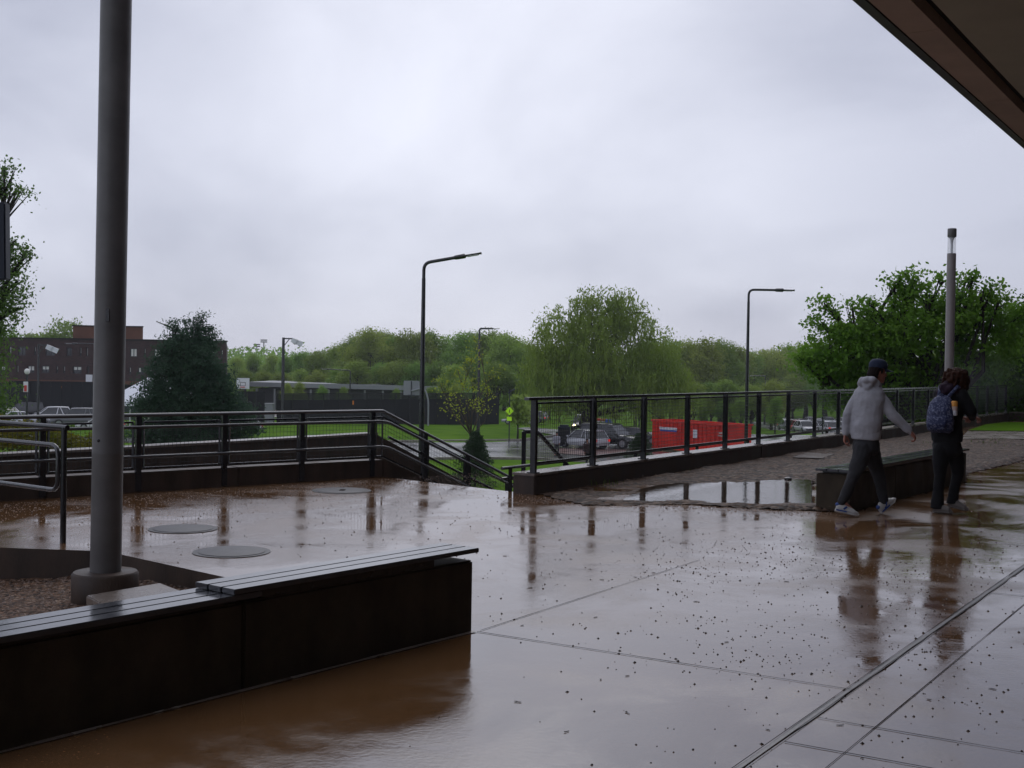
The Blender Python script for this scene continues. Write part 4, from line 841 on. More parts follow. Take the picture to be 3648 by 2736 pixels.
# spring wood: individual trees from shared prototypes
protos = []
def wood_proto(k, H, Wd, n, seed, sparse=False, up=False):
    rg = np.random.default_rng(seed); bl = []
    m_ = 15
    for i in range(m_):
        a = rg.uniform(0, 6.28); f = rg.random(); rad = Wd*(.75*math.sin(math.pi*(.2+.75*f)))*rg.uniform(.2, 1); z = H*(.32+.58*f); r = Wd*rg.uniform(.22, .42)
        bl.append(((rad*math.cos(a), rad*math.sin(a), z), (r, r, r*rg.uniform(.7, 1.1))))
    t = tree('leafy_tree', V(0, 0, 0), bl, n, .22, 'wood', 'bark', 'tree', tr=.3, clump=.55, seed=seed, per=14, forks=3, shell=.35, fork_z=H*.22)
    protos.append(t); return t
for k in range(6): wood_proto(k, 13, 4.6+.5*(k % 3), 15000 if k % 2 else 11000, 50+k)
used = set()
WL = [  # px, top y, distance, width factor, label
 (236, 357, 230, 1.0, 'wood'), (252, 355, 240, 1.1, 'wood'), (270, 356, 250, 1.0, 'wood'), (288, 357, 235, 1.0, 'wood'), (305, 351, 225, 1.1, 'wood'), (322, 349, 215, 1.1, 'wood'), (338, 345, 210, 1.0, 'wood'), (352, 337, 200, 1.0, 'wood'), (368, 331, 195, 1.05, 'wood'), (384, 333, 205, 1.0, 'wood'), (398, 336, 198, .95, 'wood'), (413, 330, 192, 1.05, 'wood'), (430, 331, 200, 1.0, 'wood'), (446, 338, 205, .95, 'wood'), (458, 335, 190, 1.0, 'wood'), (474, 334, 200, 1.0, 'wood'), (490, 330, 195, 1.05, 'wood'), (505, 332, 185, 1.1, 'wood'), (520, 342, 190, 1.0, 'wood'), (533, 346, 200, 1.0, 'wood'), (548, 346, 205, 1.1, 'wood'), (566, 346, 205, 1.1, 'wood'),
 (655, 338, 190, 1.05, 'wood'), (672, 338, 200, 1.0, 'wood'), (690, 341, 195, 1.0, 'wood'), (706, 341, 190, 1.0, 'wood'), (720, 343, 200, 1.0, 'wood'), (735, 347, 205, .9, 'wood'), (752, 351, 230, 1.1, 'wood'), (770, 347, 240, 1.2, 'wood'), (788, 345, 245, 1.2, 'wood'), (806, 345, 240, 1.2, 'wood'), (826, 347, 245, 1.2, 'wood'), (848, 350, 245, 1.2, 'wood'), (870, 352, 245, 1.2, 'wood'), (900, 352, 245, 1.2, 'wood'), (935, 352, 245, 1.3, 'wood'), (970, 350, 245, 1.3, 'wood'), (1005, 350, 245, 1.3, 'wood'),
 (244, 372, 190, 1.1, 'low'), (262, 371, 188, 1.0, 'low'), (282, 372, 185, 1.0, 'low'), (300, 369, 180, 1.1, 'low'), (318, 371, 178, 1.0, 'low'), (336, 369, 176, 1.0, 'low'), (357, 362, 172, 1.1, 'low'), (377, 362, 176, 1.0, 'low'), (396, 360, 172, 1.0, 'low'), (416, 362, 170, 1.0, 'low'), (436, 362, 172, 1.0, 'low'), (452, 366, 165, 1.1, 'low'), (497, 364, 150, 1.1, 'low'), (514, 372, 150, 1.0, 'low'), (534, 376, 152, 1.0, 'low'), (550, 374, 158, 1.0, 'low'),
 (674, 380, 150, 1.0, 'low'), (694, 384, 152, 1.1, 'low'), (712, 383, 160, 1.0, 'low'), (731, 379, 152, 1.1, 'olive'), (752, 384, 160, 1.0, 'low'), (772, 380, 165, 1.0, 'low'), (793, 376, 225, 1.1, 'low'), (815, 374, 225, 1.1, 'low'), (838, 372, 225, 1.1, 'low'), (862, 374, 228, 1.1, 'low'), (890, 374, 228, 1.2, 'low'),
 (300, 382, 146, .7, 'bush'), (322, 386, 146, .7, 'bush'), (345, 388, 148, .7, 'bush'), (288, 384, 140, .6, 'bush'), (395, 388, 146, .6, 'bush'), (432, 386, 145, .7, 'bush'), (455, 384, 142, .7, 'bush'), (702, 398, 140, .7, 'bush'), (722, 402, 140, .7, 'bush'), (680, 400, 136, .7, 'bush'), (776, 396, 132, .7, 'bush'), (560, 400, 150, .7, 'bush'), (545, 402, 148, .7, 'bush'), (660, 402, 140, .7, 'bush'), (742, 400, 142, .7, 'bush'), (640, 400, 146, .8, 'bush'), (616, 402, 148, .8, 'bush'), (590, 400, 150, .8, 'bush')]
lab = {'wood': ('tall spring green tree in the far row against the sky', 'tall trees of the far wood'), 'low': ('mid height spring green tree standing before the far wood', 'trees before the far wood'), 'olive': ('tree', None), 'bush': ('low yellow green bushy tree beyond the fences', 'low bushy trees beyond the fences')}
rg = random.Random(21)
for i, (px, ty, Y, wf, kd) in enumerate(WL):
    c = D(px, 380, Y); zb = terr(c.x, Y); H = D(px, ty, Y).z-zb
    t = copy_tree(protos[i % 6]) if i >= 6 else protos[i]
    t.location = (c.x, Y, zb); s_ = H/12.6; wsc = s_*wf*(1.15 if kd != 'wood' else 1.0); t.scale = (wsc, wsc, s_); t.rotation_euler[2] = rg.uniform(0, 6.28)
    if kd == 'olive': tag(t, 'rounded olive green tree left of the street lamp above the dumpster', 'tree')
    else: tag(t, lab[kd][0], 'tree', lab[kd][1])
ORD = ['leftmost', 'second', 'third', 'fourth', 'fifth', 'sixth', 'seventh', 'eighth', 'ninth', 'tenth', 'eleventh', 'twelfth', 'thirteenth', 'fourteenth', 'fifteenth', 'sixteenth', 'seventeenth', 'eighteenth', 'nineteenth', 'twentieth', 'twenty-first', 'twenty-second', 'twenty-third', 'twenty-fourth', 'twenty-fifth']
def order_labels(objs, fn):
    for i, o in enumerate(objs): o['label'] = fn(ORD[i])
allt = [o for o in bpy.data.objects if o.parent is None and o.name.startswith('leafy_tree') and 'group' in o]
pxo = lambda o: o.location.x/o.location.y
for gname, fmt in (('tall trees of the far wood', '%s tall tree of the far row against the sky, %s'), ('trees before the far wood', '%s mid height tree standing before the far row, %s'), ('low bushy trees beyond the fences', '%s low bushy tree beyond the fences, %s')):
    g_ = sorted([o for o in allt if o['group'] == gname], key=pxo)
    for side, cond in (('between conifer and willow', lambda v: v < .06), ('right of the willow crown', lambda v: v >= .06)):
        sub = [o for o in g_ if cond(pxo(o))]; order_labels(sub, lambda w_, fmt=fmt, side=side: fmt % (w_, side))
# far hazy wood as one mass
rgn = np.random.default_rng(77); P = []
for i in range(700):
    Yf = rgn.uniform(290, 420); x = rgn.uniform(-.36, .56)*Yf; r = rgn.uniform(4.5, 7); z = rgn.uniform(-4, -0.5)+(Yf-290)*.022
    d = rgn.normal(size=(110, 3)); d /= np.linalg.norm(d, axis=1)[:, None]; P.append(np.array([x, Yf, z])+d*r*rgn.uniform(.5, 1.05, (110, 1)))
mb = MB(); mb.quads_np(leaf_quads(np.concatenate(P), .75, rgn, .2)); tag(mb.build('distant_wood', 'wood'), kind='stuff')
# yellow hedge beyond the left coping, individual shrubs
hp_ = MB(); rgn = np.random.default_rng(5)
bl = [((0, 0, .55), (.8, .6, .5)), ((.5, .1, .5), (.5, .5, .42)), ((-.5, 0, .45), (.5, .5, .4)), ((.1, -.1, .9), (.5, .4, .25))]
hs = tree('yellow_shrub', V(0, 0, 0), bl, 3600, .055, 'hedge', 'bark', 'yellow green shrub in the bed behind the left railing', 'shrub', 'yellow shrubs behind the left railing', tr=.03, clump=.09, seed=61, per=20, shell=.5, fork_z=.1, forks=2)
sp = [(-10.6, 20.2), (-9.4, 20.7), (-8.6, 21.4), (-7.7, 22.4), (-10.1, 22.3), (-11.9, 21.3), (-8.8, 23.2), (-12.0, 23.2), (-10.6, 24.2), (-11.3, 19.2), (-9.0, 19.2), (-10.2, 18.2)]
shr = []
for i, (x, y) in enumerate(sp):
    o = hs if i == 0 else copy_tree(hs); o.location = (x, y, -.18+.04*(i % 3)-.0); s_ = .62+.1*((i*7) % 3); o.scale = (s_*1.15, s_, s_*.62); o.rotation_euler[2] = i*1.7; shr.append(o)
shr.sort(key=lambda o: o.location.x/o.location.y); order_labels(shr, lambda w_: w_+' yellow green shrub of the bed behind the left railing')

# ================================================================== CARS
def make_car(col_, label, kind='hatch', group=None, lights=None):
    t = thing('car', V(0, 0, 0), label, 'car', group)
    L = {'hatch': 4.3, 'sedan': 4.7, 'suv': 4.8}[kind]; H = {'hatch': 1.5, 'sedan': 1.43, 'suv': 1.78}[kind]; W = 1.82 if kind != 'suv' else 1.95; bz = H*.56; hb = .33 if kind != 'suv' else .4
    # body: stations along x (front = +x): x, bottom, top, half width
    hoodf = {'hatch': .88, 'sedan': .88, 'suv': .93}[kind]; tr_ = {'hatch': 1.0, 'sedan': .97, 'suv': 1.02}[kind]
    st = [(-L/2, hb+.12, bz*.86*tr_, .82), (-L/2+.08, hb-.03, bz*tr_, .92), (-L*.36, hb-.06, bz*1.02*tr_, .99), (-L*.1, hb-.08, bz*1.0, 1), (L*.14, hb-.08, bz*.99, 1), (L*.24, hb-.06, bz*.97, .99), (L*.36, hb-.05, bz*hoodf, .96), (L/2-.16, hb-.03, bz*.80, .9), (L/2-.04, hb+.0, bz*.66, .8), (L/2, hb+.1, bz*.56, .7)]
    mb = MB(); k = 12; base = len(mb.v)
    for x, zb, zt, wf in st:
        hw = W/2*wf; ring = [(-hw*.9, zb), (-hw, zb+.12), (-hw*1.0, (zb+zt)/2), (-hw*.97, zt-.14), (-hw*.88, zt-.02), (-hw*.5, zt+.015), (hw*.5, zt+.015), (hw*.88, zt-.02), (hw*.97, zt-.14), (hw, (zb+zt)/2), (hw, zb+.12), (hw*.9, zb)]
        mb.v += [(x, y, z) for y, z in ring]
    for i in range(len(st)-1):
        for j in range(k): j2 = (j+1) % k; mb.f.append((i*k+j, i*k+j2, (i+1)*k+j2, (i+1)*k+j))
    mb.f.append(tuple(range(k-1, -1, -1))); q = (len(st)-1)*k; mb.f.append(tuple(q+j for j in range(k)))
    mb.build('body', col_, t, smooth=True, recalc=True)
    x0, x1, x2, x3 = {'hatch': (-L*.47, -L*.36, L*.06, L*.25), 'sedan': (-L*.40, -L*.22, L*.07, L*.24), 'suv': (-L*.485, -L*.43, L*.08, L*.23)}[kind]
    def cabin(z0, z1, ins, m_, nm, fx=0):
        a = [(x0+fx, W/2*.9), (x3-fx, W/2*.88)]; b_ = [(x1, W/2*.72), (x2, W/2*.70)]
        mb = MB(); n = 0
        mb.v = [(a[0][0], -a[0][1], z0), (a[1][0], -a[1][1], z0), (a[1][0], a[1][1], z0), (a[0][0], a[0][1], z0), (b_[0][0], -b_[0][1], z1), (b_[1][0], -b_[1][1], z1), (b_[1][0], b_[1][1], z1), (b_[0][0], b_[0][1], z1)]
        mb.f = [(0, 1, 5, 4), (1, 2, 6, 5), (2, 3, 7, 6), (3, 0, 4, 7), (4, 5, 6, 7)]; return mb.build(nm, m_, t)
    cabin(bz*.97, H-.07, 0, 'carglass', 'windows')
    mb = MB(); mb.loft([((x1-.05, 0, H-.06), (0, W/2*.72, 0), (0, 0, .05)), ((x1+.25, 0, H-.045), (0, W/2*.76, 0), (0, 0, .06)), (((x1+x2)/2, 0, H-.03), (0, W/2*.76, 0), (0, 0, .065)), ((x2-.2, 0, H-.045), (0, W/2*.75, 0), (0, 0, .06)), ((x2+.06, 0, H-.075), (0, W/2*.71, 0), (0, 0, .05))], 14)
    for s_ in (-1, 1):
        for (xa, xb) in ((x0+.03, x1), (x3-.03, x2), ((x0+x3)/2-.05, (x1+x2)/2-.03), (x0*.55, x1*.55)):
            mb.bar((xa, s_*W/2*.905, bz*.96), (xb, s_*W/2*.735, H-.07), .07, .05, upv=(0, 1, 0))
    mb.build('roof', col_, t, smooth=True)
    wr = .33 if kind != 'suv' else .38
    for sx in (-L*.31, L*.31):
        for s_ in (-1, 1):
            y = s_*(W/2-.1); mb = MB(); mb.tube([(sx, y-.11*s_, wr), (sx, y+.12*s_, wr)], wr, 20); wv = mb.build('wheel', 'tyre', t, smooth=True)
            mb = MB(); mb.tube([(sx, y+.1*s_, wr), (sx, y+.13*s_, wr)], wr*.64, 14); mb.build('rim', 'rim', wv, smooth=True)
    for s_ in (-1, 1):
        mb = MB(); mb.ball((L/2-.16, s_*W*.33, bz*.70), .14, .17, .075, 10); mb.build('headlight', lights or 'headlamp', t, smooth='all')
        mb = MB(); mb.obox((-L/2+.06, s_*W*.38, bz*.84), (.06, 0, 0), (0, .12, 0), (0, 0, .09)); mb.build('tail_light', 'tail', t)
        mb = MB(); mb.ball((x3-.15, s_*(W/2+.06), bz+.08), .09, .11, .07, 8); mb.build('wing_mirror', col_, t, smooth='all')
    return t
def cm(n, c, r=.22): M[n] = mat(n, c, r, coat=.6); return n
cm('silver paint', (.45, .46, .49)); cm('white car paint', (.7, .7, .73)); cm('black car paint', (.012, .013, .016)); cm('grey car paint', (.11, .115, .125)); cm('red car paint', (.45, .02, .02)); cm('blue car paint', (.03, .07, .2)); cm('pale silver paint', (.52, .54, .58))
def place(t, px, py, z, rz, s=1.0): c = G(px, py, z); t.location = (c.x, c.y, z); t.rotation_euler[2] = R(rz); t.scale = (s, s, s); return t
place(make_car('silver paint', 'silver car parked behind the first bays of the mesh fence', 'hatch'), 584, 448, -4.93, 128, 1.03)
place(make_car('black car paint', 'black sport utility vehicle seen through the mesh fence left of the dumpster', 'suv'), 611, 447.5, -4.93, -35, 1.12)
place(make_car('black car paint', 'dark car with lit amber lamp behind the small spruce', 'sedan', lights='amber'), 636, 443.5, -4.93, -12, 1.0)
place(make_car('grey car paint', 'dark car driving towards the viewer with both headlights lit', 'sedan', lights='lamp_on'), 583, 430.5, -4.95, -98, 1.15)
place(make_car('silver paint', 'dull silver car parked at the end of the black court fence', 'sedan'), 519, 424.2, -4.98, 175, .85)
place(make_car('grey car paint', 'dark grey car under the trees behind the crossing sign', 'suv'), 531, 423, -4.98, 160, .8)
place(make_car('white car paint', 'white car with raised tailgate end at the far left', 'sedan'), 3, 420.5, -4.93, 150)
place(make_car('white car paint', 'white hatchback parked left of the thick pole', 'hatch'), 50, 422.5, -4.93, 205, 1.1)
place(make_car('pale silver paint', 'pale silver car nearest the left railing by the picture edge', 'sedan'), 12, 426, -4.93, 215, 1.0)
place(make_car('grey car paint', 'grey sport utility vehicle parked just left of the thick pole', 'suv'), 76, 427, -4.93, 200, 1.05)
place(make_car('white car paint', 'white car partly hidden behind the thick pole', 'sedan'), 101, 430, -4.93, 190, .95)
place(make_car('white car paint', 'small white car behind the bushes right of the conifer', 'hatch'), 243, 432.5, -4.93, 190, .85)
place(make_car('black car paint', 'black car in the second row at the left edge', 'suv'), 24, 417, -4.93, 190)
# the full far car park
cars = {k: make_car(p, 'car', kd) for k, p, kd in (('white', 'white car paint', 'sedan'), ('silver', 'silver paint', 'hatch'), ('black', 'black car paint', 'suv'), ('grey', 'grey car paint', 'sedan'), ('red', 'red car paint', 'hatch'), ('blue', 'blue car paint', 'sedan'))}
lot = {}; rg = random.Random(5); first = set(); names = ['white', 'silver', 'silver', 'white', 'black', 'grey', 'silver', 'white', 'red', 'blue', 'grey', 'white', 'silver']
for row, Y in enumerate((146, 157, 166, 178, 188, 201, 212)):
    xs0 = 35+(Y-140)*.13; 
    for i in range(14):
        if rg.random() < .12: continue
        k = rg.choice(names); x = xs0+2.75*i+rg.uniform(-.15, .15)+ (0 if Y < 170 else 3); y = Y+rg.uniform(-.4, .4)
        if x > Y*.345 or x < Y*.205: continue
        o = cars[k] if k not in first else copy_tree(cars[k]); first.add(k); o.location = (x, y, terr(x, y)+.06); o.rotation_euler[2] = R(90 if rg.random() < .6 else -90)+rg.uniform(-.04, .04)+.1
        tag(o, 'small '+k+' car among the rows of the far parking lot', 'car', 'cars in the far parking lot'); lot.setdefault(row, []).append((x/y, k, o))
for row, L_ in lot.items():
    rn_ = ['nearest', 'second', 'third', 'fourth', 'fifth', 'sixth', 'farthest'][row]; L_.sort(key=lambda q: q[0])
    for i, (x, k, o) in enumerate(L_): o['label'] = '%s car, %s from the left in the %s row of the far parking lot' % (k, 'first' if i == 0 else ORD[i], rn_)
for k, o in cars.items():
    if k not in first: o.location = (45, 135, terr(45, 135)+.06); tag(o, 'lone '+k+' car before the rows of the far parking lot', 'car')

# ================================================================== RED DUMPSTER
def dumpster():
    a = G(652, 448.5, -4.9); ax = (D(757, 440, a.y*.905)-a); ax.z = 0; axn = ax.normalized(); L = 8.6; back = V(-axn.y, axn.x, 0); t = thing('dumpster', a+axn*4, 'long red open top roll off dumpster beyond the fence', 'dumpster'); z0, z1 = -4.7, -4.9+2.25; W = 2.4
    b0 = a.copy(); b0.z = 0
    def bx(mb, s0, s1, o0, o1, za, zb): p = [b0+axn*s0+back*o0, b0+axn*s1+back*o0, b0+axn*s1+back*o1, b0+axn*s0+back*o1]; mb.prism([(v.x, v.y) for v in p], za, zb)
    mb = MB(); bx(mb, 0, L, 0, .08, z0, z1); bx(mb, 0, L, W-.08, W, z0, z1); bx(mb, 0, .08, .081, W-.081, z0, z1); bx(mb, L-.08, L, .081, W-.081, z0, z1); bx(mb, .081, L-.081, .081, W-.081, z0, z0+.1); mb.build('container', 'red', t)
    mb = MB(); bx(mb, -.06, L+.06, -.09, .0, z1-.02, z1+.12); bx(mb, -.06, L+.06, W, W+.09, z1-.02, z1+.12); bx(mb, -.09, 0, -.09, W+.09, z1+.0, z1+.125); bx(mb, L, L+.09, -.09, W+.09, z1, z1+.125); mb.build('top_rim', 'red', t)
    for i in range(19):
        s_ = .12+i*(L-.3)/18
        mb = MB(); bx(mb, s_, s_+.1, -.075, -.002, z0, z1-.021); mb.build('rib', 'red', t)
    mb = MB(); bx(mb, 0, L, -.085, -.08+.077, z0-.14, z0-.001); mb.build('base_rail', 'red', t)
    mb = MB(); bx(mb, .95, 3.0, -.10, -.077, z1-.62, z1-.42); mb.build('white_stripe', 'white', t)
    mb = MB(); bx(mb, 1.0, 2.95, -.099, -.077, z1-.75, z1-.63); mb.build('blue_stripe', 'blue', t)
    mb = MB(); bx(mb, 4.8, 5.25, -.10, -.077, z1-1.1, z1-.45); mb.build('white_plate', 'white', t)
    mb = MB(); bx(mb, 7.6, 8.1, -.10, -.077, z1-.62, z1-.5); bx(mb, 7.5, 8.15, -.10, -.077, z1-.82, z1-.72); mb.build('white_plate', 'cream', t)
    mb = MB(); bx(mb, .9, 3.05, -.079, -.074, z0+.05, z1-.8); mb.build('side_door', 'red', t)
    for s_ in (.8, L-.8): mb = MB(); p = b0+axn*s_+V(0, 0, z0-.1); mb.tube([p, p+back*.2], .15, 12); mb.build('wheel', 'tyre', t)
dumpster()

# ================================================================== COURT FENCES, HOOPS, SIGNS
def court_fence(P0, P1, h, n, label, strip_=.6):
    t = thing('court_fence', P0.lerp(P1, .5), label, 'fence'); d = P1-P0
    for i in range(n+1): p = P0+d*(i/n); mb = MB(); mb.tube([p, p+V(0, 0, h)], .05, 6); mb.build('post', 'black', t)
    nv = V(-d.y, d.x, 0).normalized()
    for i in range(n):
        a, b = P0+d*(i/n), P0+d*((i+1)/n); mb = MB(); mid = a.lerp(b, .5)-nv*.03
        A_, B_ = a+d.normalized()*.06, b-d.normalized()*.06
        mb.prism([(A_.x, A_.y), (B_.x, B_.y), ((B_+nv*.02).x, (B_+nv*.02).y), ((A_+nv*.02).x, (A_+nv*.02).y)], [P0.z+.02]*4, [P0.z+h-strip_]*4); mb.build('screen', 'black', t)
    if strip_:
        mb = MB(); mb.prism([(P0.x, P0.y), (P1.x, P1.y), ((P1+nv*.02).x, (P1+nv*.02).y), ((P0+nv*.02).x, (P0+nv*.02).y)], [P0.z+h-strip_+.01]*4, [P0.z+h-.05]*4); mb.build('chain_link', 'blackmesh', t)
    mb = MB(); mb.tube([P0+V(0, 0, h), P1+V(0, 0, h)], .045, 6); mb.build('top_rail', 'black', t); return t
a = D(277, 420, 118); a.z = -5; b = D(498.5, 420, 136); b.z = -5
court_fence(a, b, 3.55, 16, 'long black screened court fence across the lawn')
a = D(238, 420, 122); a.z = -5; b = D(264, 420, 122); b.z = -5; court_fence(a, b, 3.6, 3, 'short black screened court fence under the white basketball backboard', 0)
a = D(9, 420, 134); a.z = -5; b = D(92, 420, 134); b.z = -5; court_fence(a, b, 4.1, 8, 'black screened fence before the ground floor of the brick building', 0)
# hoops
Y = 128; c = D(243, 383.5, Y); t = thing('basketball_hoop', V(c.x, Y, -5), 'basketball hoop with white backboard facing the viewer', 'basketball hoop')
mb = MB(); mb.box(c.x-.68, c.x+.68, Y-.03, Y+.03, c.z-.58, c.z+.58); mb.build('backboard', 'white', t)
mb = MB(); 
for (x0, x1, z0, z1) in ((-.28, .28, .1, .14), (-.28, .28, -.26, -.22), (-.28, -.24, -.2199, .0999), (.24, .28, -.2199, .0999)): mb.box(c.x+x0, c.x+x1, Y-.045, Y-.032, c.z+z0, c.z+z1)
mb.build('target_square', 'joint', t)
mb = MB(); mb.tube([(c.x+.25*math.cos(a_), Y-.3+.25*math.sin(a_), c.z-.38) for a_ in np.linspace(0, 6.283, 17)], .04, 6); mb.build('rim', 'redline', t)
mb = MB(); mb.tube([(c.x, Y+1.2, -5), (c.x, Y+1.2, c.z-.3), (c.x, Y+.05, c.z)], .1, 8, bend=.4); mb.build('post', 'dark_metal', t)
Y = 124; c = D(411.5, 388, Y); t = thing('basketball_hoop', V(c.x+1.6, Y, -5), 'grey backboard seen from behind above the court fence beside the tall lamp', 'basketball hoop')
mb = MB(); mb.box(c.x-.85, c.x+.8, Y+.3, Y+.36, c.z-.75, c.z+.75); mb.build('backboard', 'roofgrey', t)
mb = MB(); mb.box(c.x-.08, c.x+.02, Y+.2, Y+.3, c.z-.7, c.z+.7); mb.box(c.x-.4, c.x+.35, Y+.2, Y+.29, c.z-.8, c.z-.7); mb.build('bracket', 'darkwall', t)
mb = MB(); e_ = D(428.5, 398, Y); mb.tube([(e_.x, Y, -5), (e_.x, Y, e_.z-.3), (e_.x-.3, Y, e_.z+.75), (c.x+.9, Y, e_.z+.95), (c.x, Y+.2, e_.z+.7)], .09, 8, bend=.5); mb.build('post', 'roofgrey', t, smooth=True)
# crossing sign
Y = 104; c = D(509.5, 411, Y); t = thing('crossing_sign', V(c.x, Y, -5), 'yellow green diamond crossing sign on a thin post', 'road sign')
mb = MB(); mb.tube([(c.x, Y, -5), (c.x, Y, c.z+1.9)], .05, 8); mb.build('post', 'dark_metal', t)
mb = MB(); s_ = .36; mb.v = [(c.x, Y-.07, c.z-s_), (c.x+s_, Y-.07, c.z), (c.x, Y-.07, c.z+s_), (c.x-s_, Y-.07, c.z), (c.x, Y-.06, c.z-s_), (c.x+s_, Y-.06, c.z), (c.x, Y-.06, c.z+s_), (c.x-s_, Y-.06, c.z)]; mb.f = [(0, 1, 2, 3), (7, 6, 5, 4), (0, 4, 5, 1), (1, 5, 6, 2), (2, 6, 7, 3), (3, 7, 4, 0)]; mb.build('diamond_plate', 'yellow', t)
mb = MB(); mb.box(c.x-.03, c.x+.03, Y-.082, Y-.072, c.z-.08, c.z+.08); mb.box(c.x-.025, c.x+.025, Y-.082, Y-.072, c.z+.1, c.z+.15); mb.bar((c.x, Y-.077, c.z-.08), (c.x-.07, Y-.077, c.z-.19), .025, .01, upv=(0, 1, 0)); mb.bar((c.x, Y-.077, c.z-.08), (c.x+.07, Y-.077, c.z-.19), .025, .01, upv=(0, 1, 0)); mb.build('walker_symbol', 'black', t)
mb = MB(); mb.box(c.x-.22, c.x+.2, Y-.07, Y-.055, c.z-.85, c.z-.5); mb.build('arrow_plate', 'yellow', t)
mb = MB(); mb.obox((c.x+.15, Y, c.z+1.75), (.3, 0, .18), (0, .2, 0), (-.02, 0, .03)); mb.build('solar_panel', 'navy', t)
# small orange tag on the court fence
Y = 125.6; c = D(350.5, 402.6, 123.6); mb = MB(); mb.box(c.x-.35, c.x+.35, 123.55, 123.6, c.z-.2, c.z+.2); tag(mb.build('fence_tag', 'orange'), 'small orange plate hanging on the black court fence', 'sign')
# utility box by the court
c = G(240+3+17-1, 427, -5); c = D(240, 400, 119); cx = D(270, 412, 119); t = thing('utility_box', V(cx.x, 119, -5), 'pale grey utility box left of the court fence', 'box')
zt = D(260, 404, 119).z; mb = MB(); mb.box(cx.x-.42, cx.x+.42, 118.5, 119.2, -5, zt); mb.build('cabinet', 'roofgrey', t, bevel=.03); mb = MB(); mb.box(cx.x-.45, cx.x+.45, 118.45, 119.25, zt+.002, zt+.1); mb.build('lid', 'roofgrey', t)
# work zone drums
for i, (px, py, m_, lb) in enumerate(((598, 427, 'redline', 'red and white traffic drum farthest left of the cluster behind the black vehicle'), (604, 427.5, 'redline', 'red and white traffic drum in the middle of the cluster behind the black vehicle'), (608.5, 428, 'blue', 'blue drum right of the two red and white ones behind the black vehicle'), (590, 430, 'blue', 'small blue drum left of the lamp post behind the cars'))):
    c = G(px, py+1.5, -5); t = thing('traffic_drum', c, lb, 'traffic drum'); k = 1.3
    mb = MB(); mb.lathe(c, [(.42*k, 0), (.42*k, .12), (.34*k, .14), (.30*k, .55), (.31*k, .56)], 14); mb.build('drum', m_, t)
    mb = MB(); mb.lathe(c, [(.305*k, .562), (.29*k, .85)], 14); mb.build('band', 'white' if m_ != 'blue' else 'blue', t)
    mb = MB(); mb.lathe(c, [(.285*k, .852), (.24*k, 1.1), (.1, 1.12)], 14); mb.build('drum_top', m_, t)
# dark blue kiosk / box van by the road
c = G(564, 447, -4.9); t = thing('navy_box', V(c.x, c.y, -4.9), 'tall dark navy cabinet standing left of the silver car', 'cabinet')
mb = MB(); hz = (447-425)/1200*c.y; mb.box(c.x-.5, c.x+.5, c.y, c.y+1, -4.85, -4.9+hz); mb.build('cabinet', 'navy', t, bevel=.15); mb = MB(); mb.box(c.x-.4, c.x+.4, c.y-.03, c.y-.002, -4.7, -4.9+hz-.25); mb.build('door', 'black', t)

